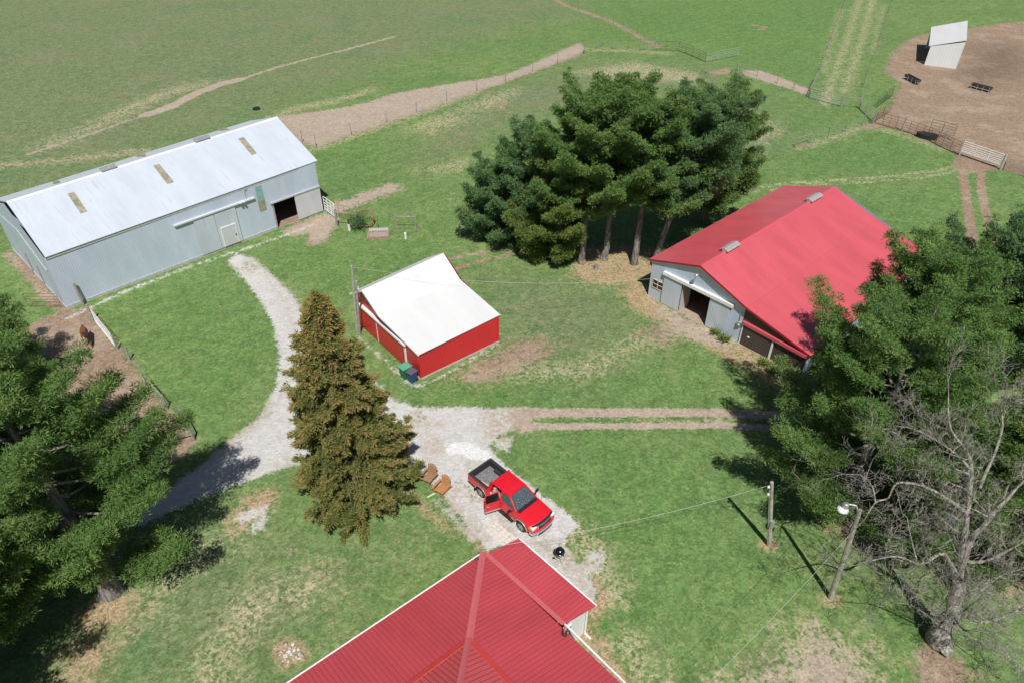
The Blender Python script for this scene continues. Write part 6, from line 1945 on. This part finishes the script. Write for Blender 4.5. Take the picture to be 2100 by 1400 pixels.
# kettle grill
gp = P(1147, 1147)
root = empty('kettle_grill', gp, 'black kettle grill on three legs beside the house', 'grill')
M_ENAM = plain('black_enamel', (.008, .008, .011), .12, 0, .1, 3, .7)
sph = lambda a0, a1, n=9: [(.29*math.cos(R(lerp(a0, a1, k/(n-1)))), .80+.25*math.sin(R(lerp(a0, a1, k/(n-1))))) for k in range(n)]
m = MB(); m.lathe(sph(3, 90), gp, 28); lid = m.build('lid', M_ENAM, root, smooth=True)
m = MB(); m.tube([gp+Vector((-.06, 0, 1.05)), gp+Vector((-.05, 0, 1.10)), gp+Vector((.05, 0, 1.10)), gp+Vector((.06, 0, 1.05))], .013, 6); m.build('handle', M_BLK, lid)
m = MB(); m.lathe([(.05, 1.05), (.05, 1.06), (0, 1.062)], gp+Vector((.14, .05, -.035)), 12); m.build('damper', M_CHROME, lid)
m = MB(); m.lathe(sph(-88, -2), gp, 28); m.lathe([(.285, .785), (.30, .80), (.285, .81)], gp, 28); m.build('bowl', M_ENAM, root, smooth=True)
m = MB(); m.lathe([(.0, .36), (.15, .38), (.16, .42), (.14, .42), (0, .39)], gp, 20); m.build('ash_catcher', M_GALV, root)
for k in range(3):
    a_ = R(-70+120*k)
    m = MB(); m.tube([gp+Vector((.13*math.cos(a_), .13*math.sin(a_), .60)), gp+Vector((.31*math.cos(a_), .31*math.sin(a_), .0))], .014, 7); m.build('leg', M_GALV, root)
for k in (1, 2):
    a_ = R(-70+120*k)
    m = MB(); m.lathe([(.03, -.02), (.085, -.02), (.085, .02), (.03, .02)], gp+Vector((.33*math.cos(a_), .33*math.sin(a_), .085)), 14, Matrix.Rotation(R(90), 4, 'X')); m.build('wheel', M_BLK, root)

# wheeled bins by the shed corner
def bin_(c, ang, body, lid, label, h=1.02, wd=.62, dp=.70):
    F = frame(c, ang)
    root = empty('wheeled_bin', c, label, 'bin')
    m = MB()
    a, b = wd*.38, dp*.36
    lo = [(-b, -a, .06), (b, -a, .06), (b, a, .06), (-b, a, .06)]; A2, B2 = wd*.5, dp*.5
    hi = [(-B2, -A2, h), (B2, -A2, h), (B2, A2, h), (-B2, A2, h)]
    m.mesh(lo+hi, [(0, 3, 2, 1), (4, 5, 6, 7), (0, 1, 5, 4), (1, 2, 6, 5), (2, 3, 7, 6), (3, 0, 4, 7)], F)
    m.bevbox((-B2-.03, -A2-.03, h-.07), (B2+.03, A2+.03, h-.01), .015, F)
    m.build('bin_body', body, root)
    m = MB(); m.bevbox((-B2-.02, -A2-.03, h), (B2+.05, A2+.03, h+.06), .025, F); ld = m.build('lid', lid, root)
    m = MB(); m.tube([F @ Vector((-B2-.10, -A2*.8, h-.02)), F @ Vector((-B2-.10, A2*.8, h-.02))], .018, 6); 
    for sg in (-1, 1): m.bar(F @ Vector((-B2-.10, sg*A2*.8, h-.02)), F @ Vector((-B2, sg*A2*.8, h-.04)), .03)
    m.build('handle', body, root)
    for sg in (-1, 1):
        m = MB(); m.lathe([(.03, -.03), (.12, -.03), (.12, .03), (.03, .03)], (0, 0, 0), 16, F @ Matrix.Translation((-b-.02, sg*a*1.05, .12)) @ Matrix.Rotation(R(90), 4, 'X')); m.build('wheel', M_BLK, root)
gu = (P(863, 778)-P(818, 744)).normalized()
ba = math.atan2(-gu.x, gu.y)+math.pi
ba = math.atan2(gu.x*-1, gu.y*1)
gn = Vector((gu.y, -gu.x, 0))
if gn.y > 0: gn = -gn
ba = math.atan2(gn.y, gn.x)
bin_(P(833, 773), ba, plain('dark_green_plastic', (.035, .16, .09), .5), plain('pale_green_lid', (.10, .36, .22), .5), 'green wheeled bin with a light green lid beside the shed doors', 1.08, .68, .80)
bin_(P(846, 781), ba+R(8), plain('royal_blue_plastic', (.02, .065, .20), .45), plain('dusty_charcoal_lid', (.10, .10, .12), .6), 'blue wheeled bin with a dark lid at the shed corner', .98, .60, .64)

# low board and loose stones scattered by the gravel edge
m = MB(); m.bar(P(876, 1019, .03), P(892, 1010, .03), .10, .04); tag(m.build('loose_board', plain('bleached_board', (.62, .58, .50), .8)), 'bleached loose board on the gravel edge below the brown chairs', 'board')
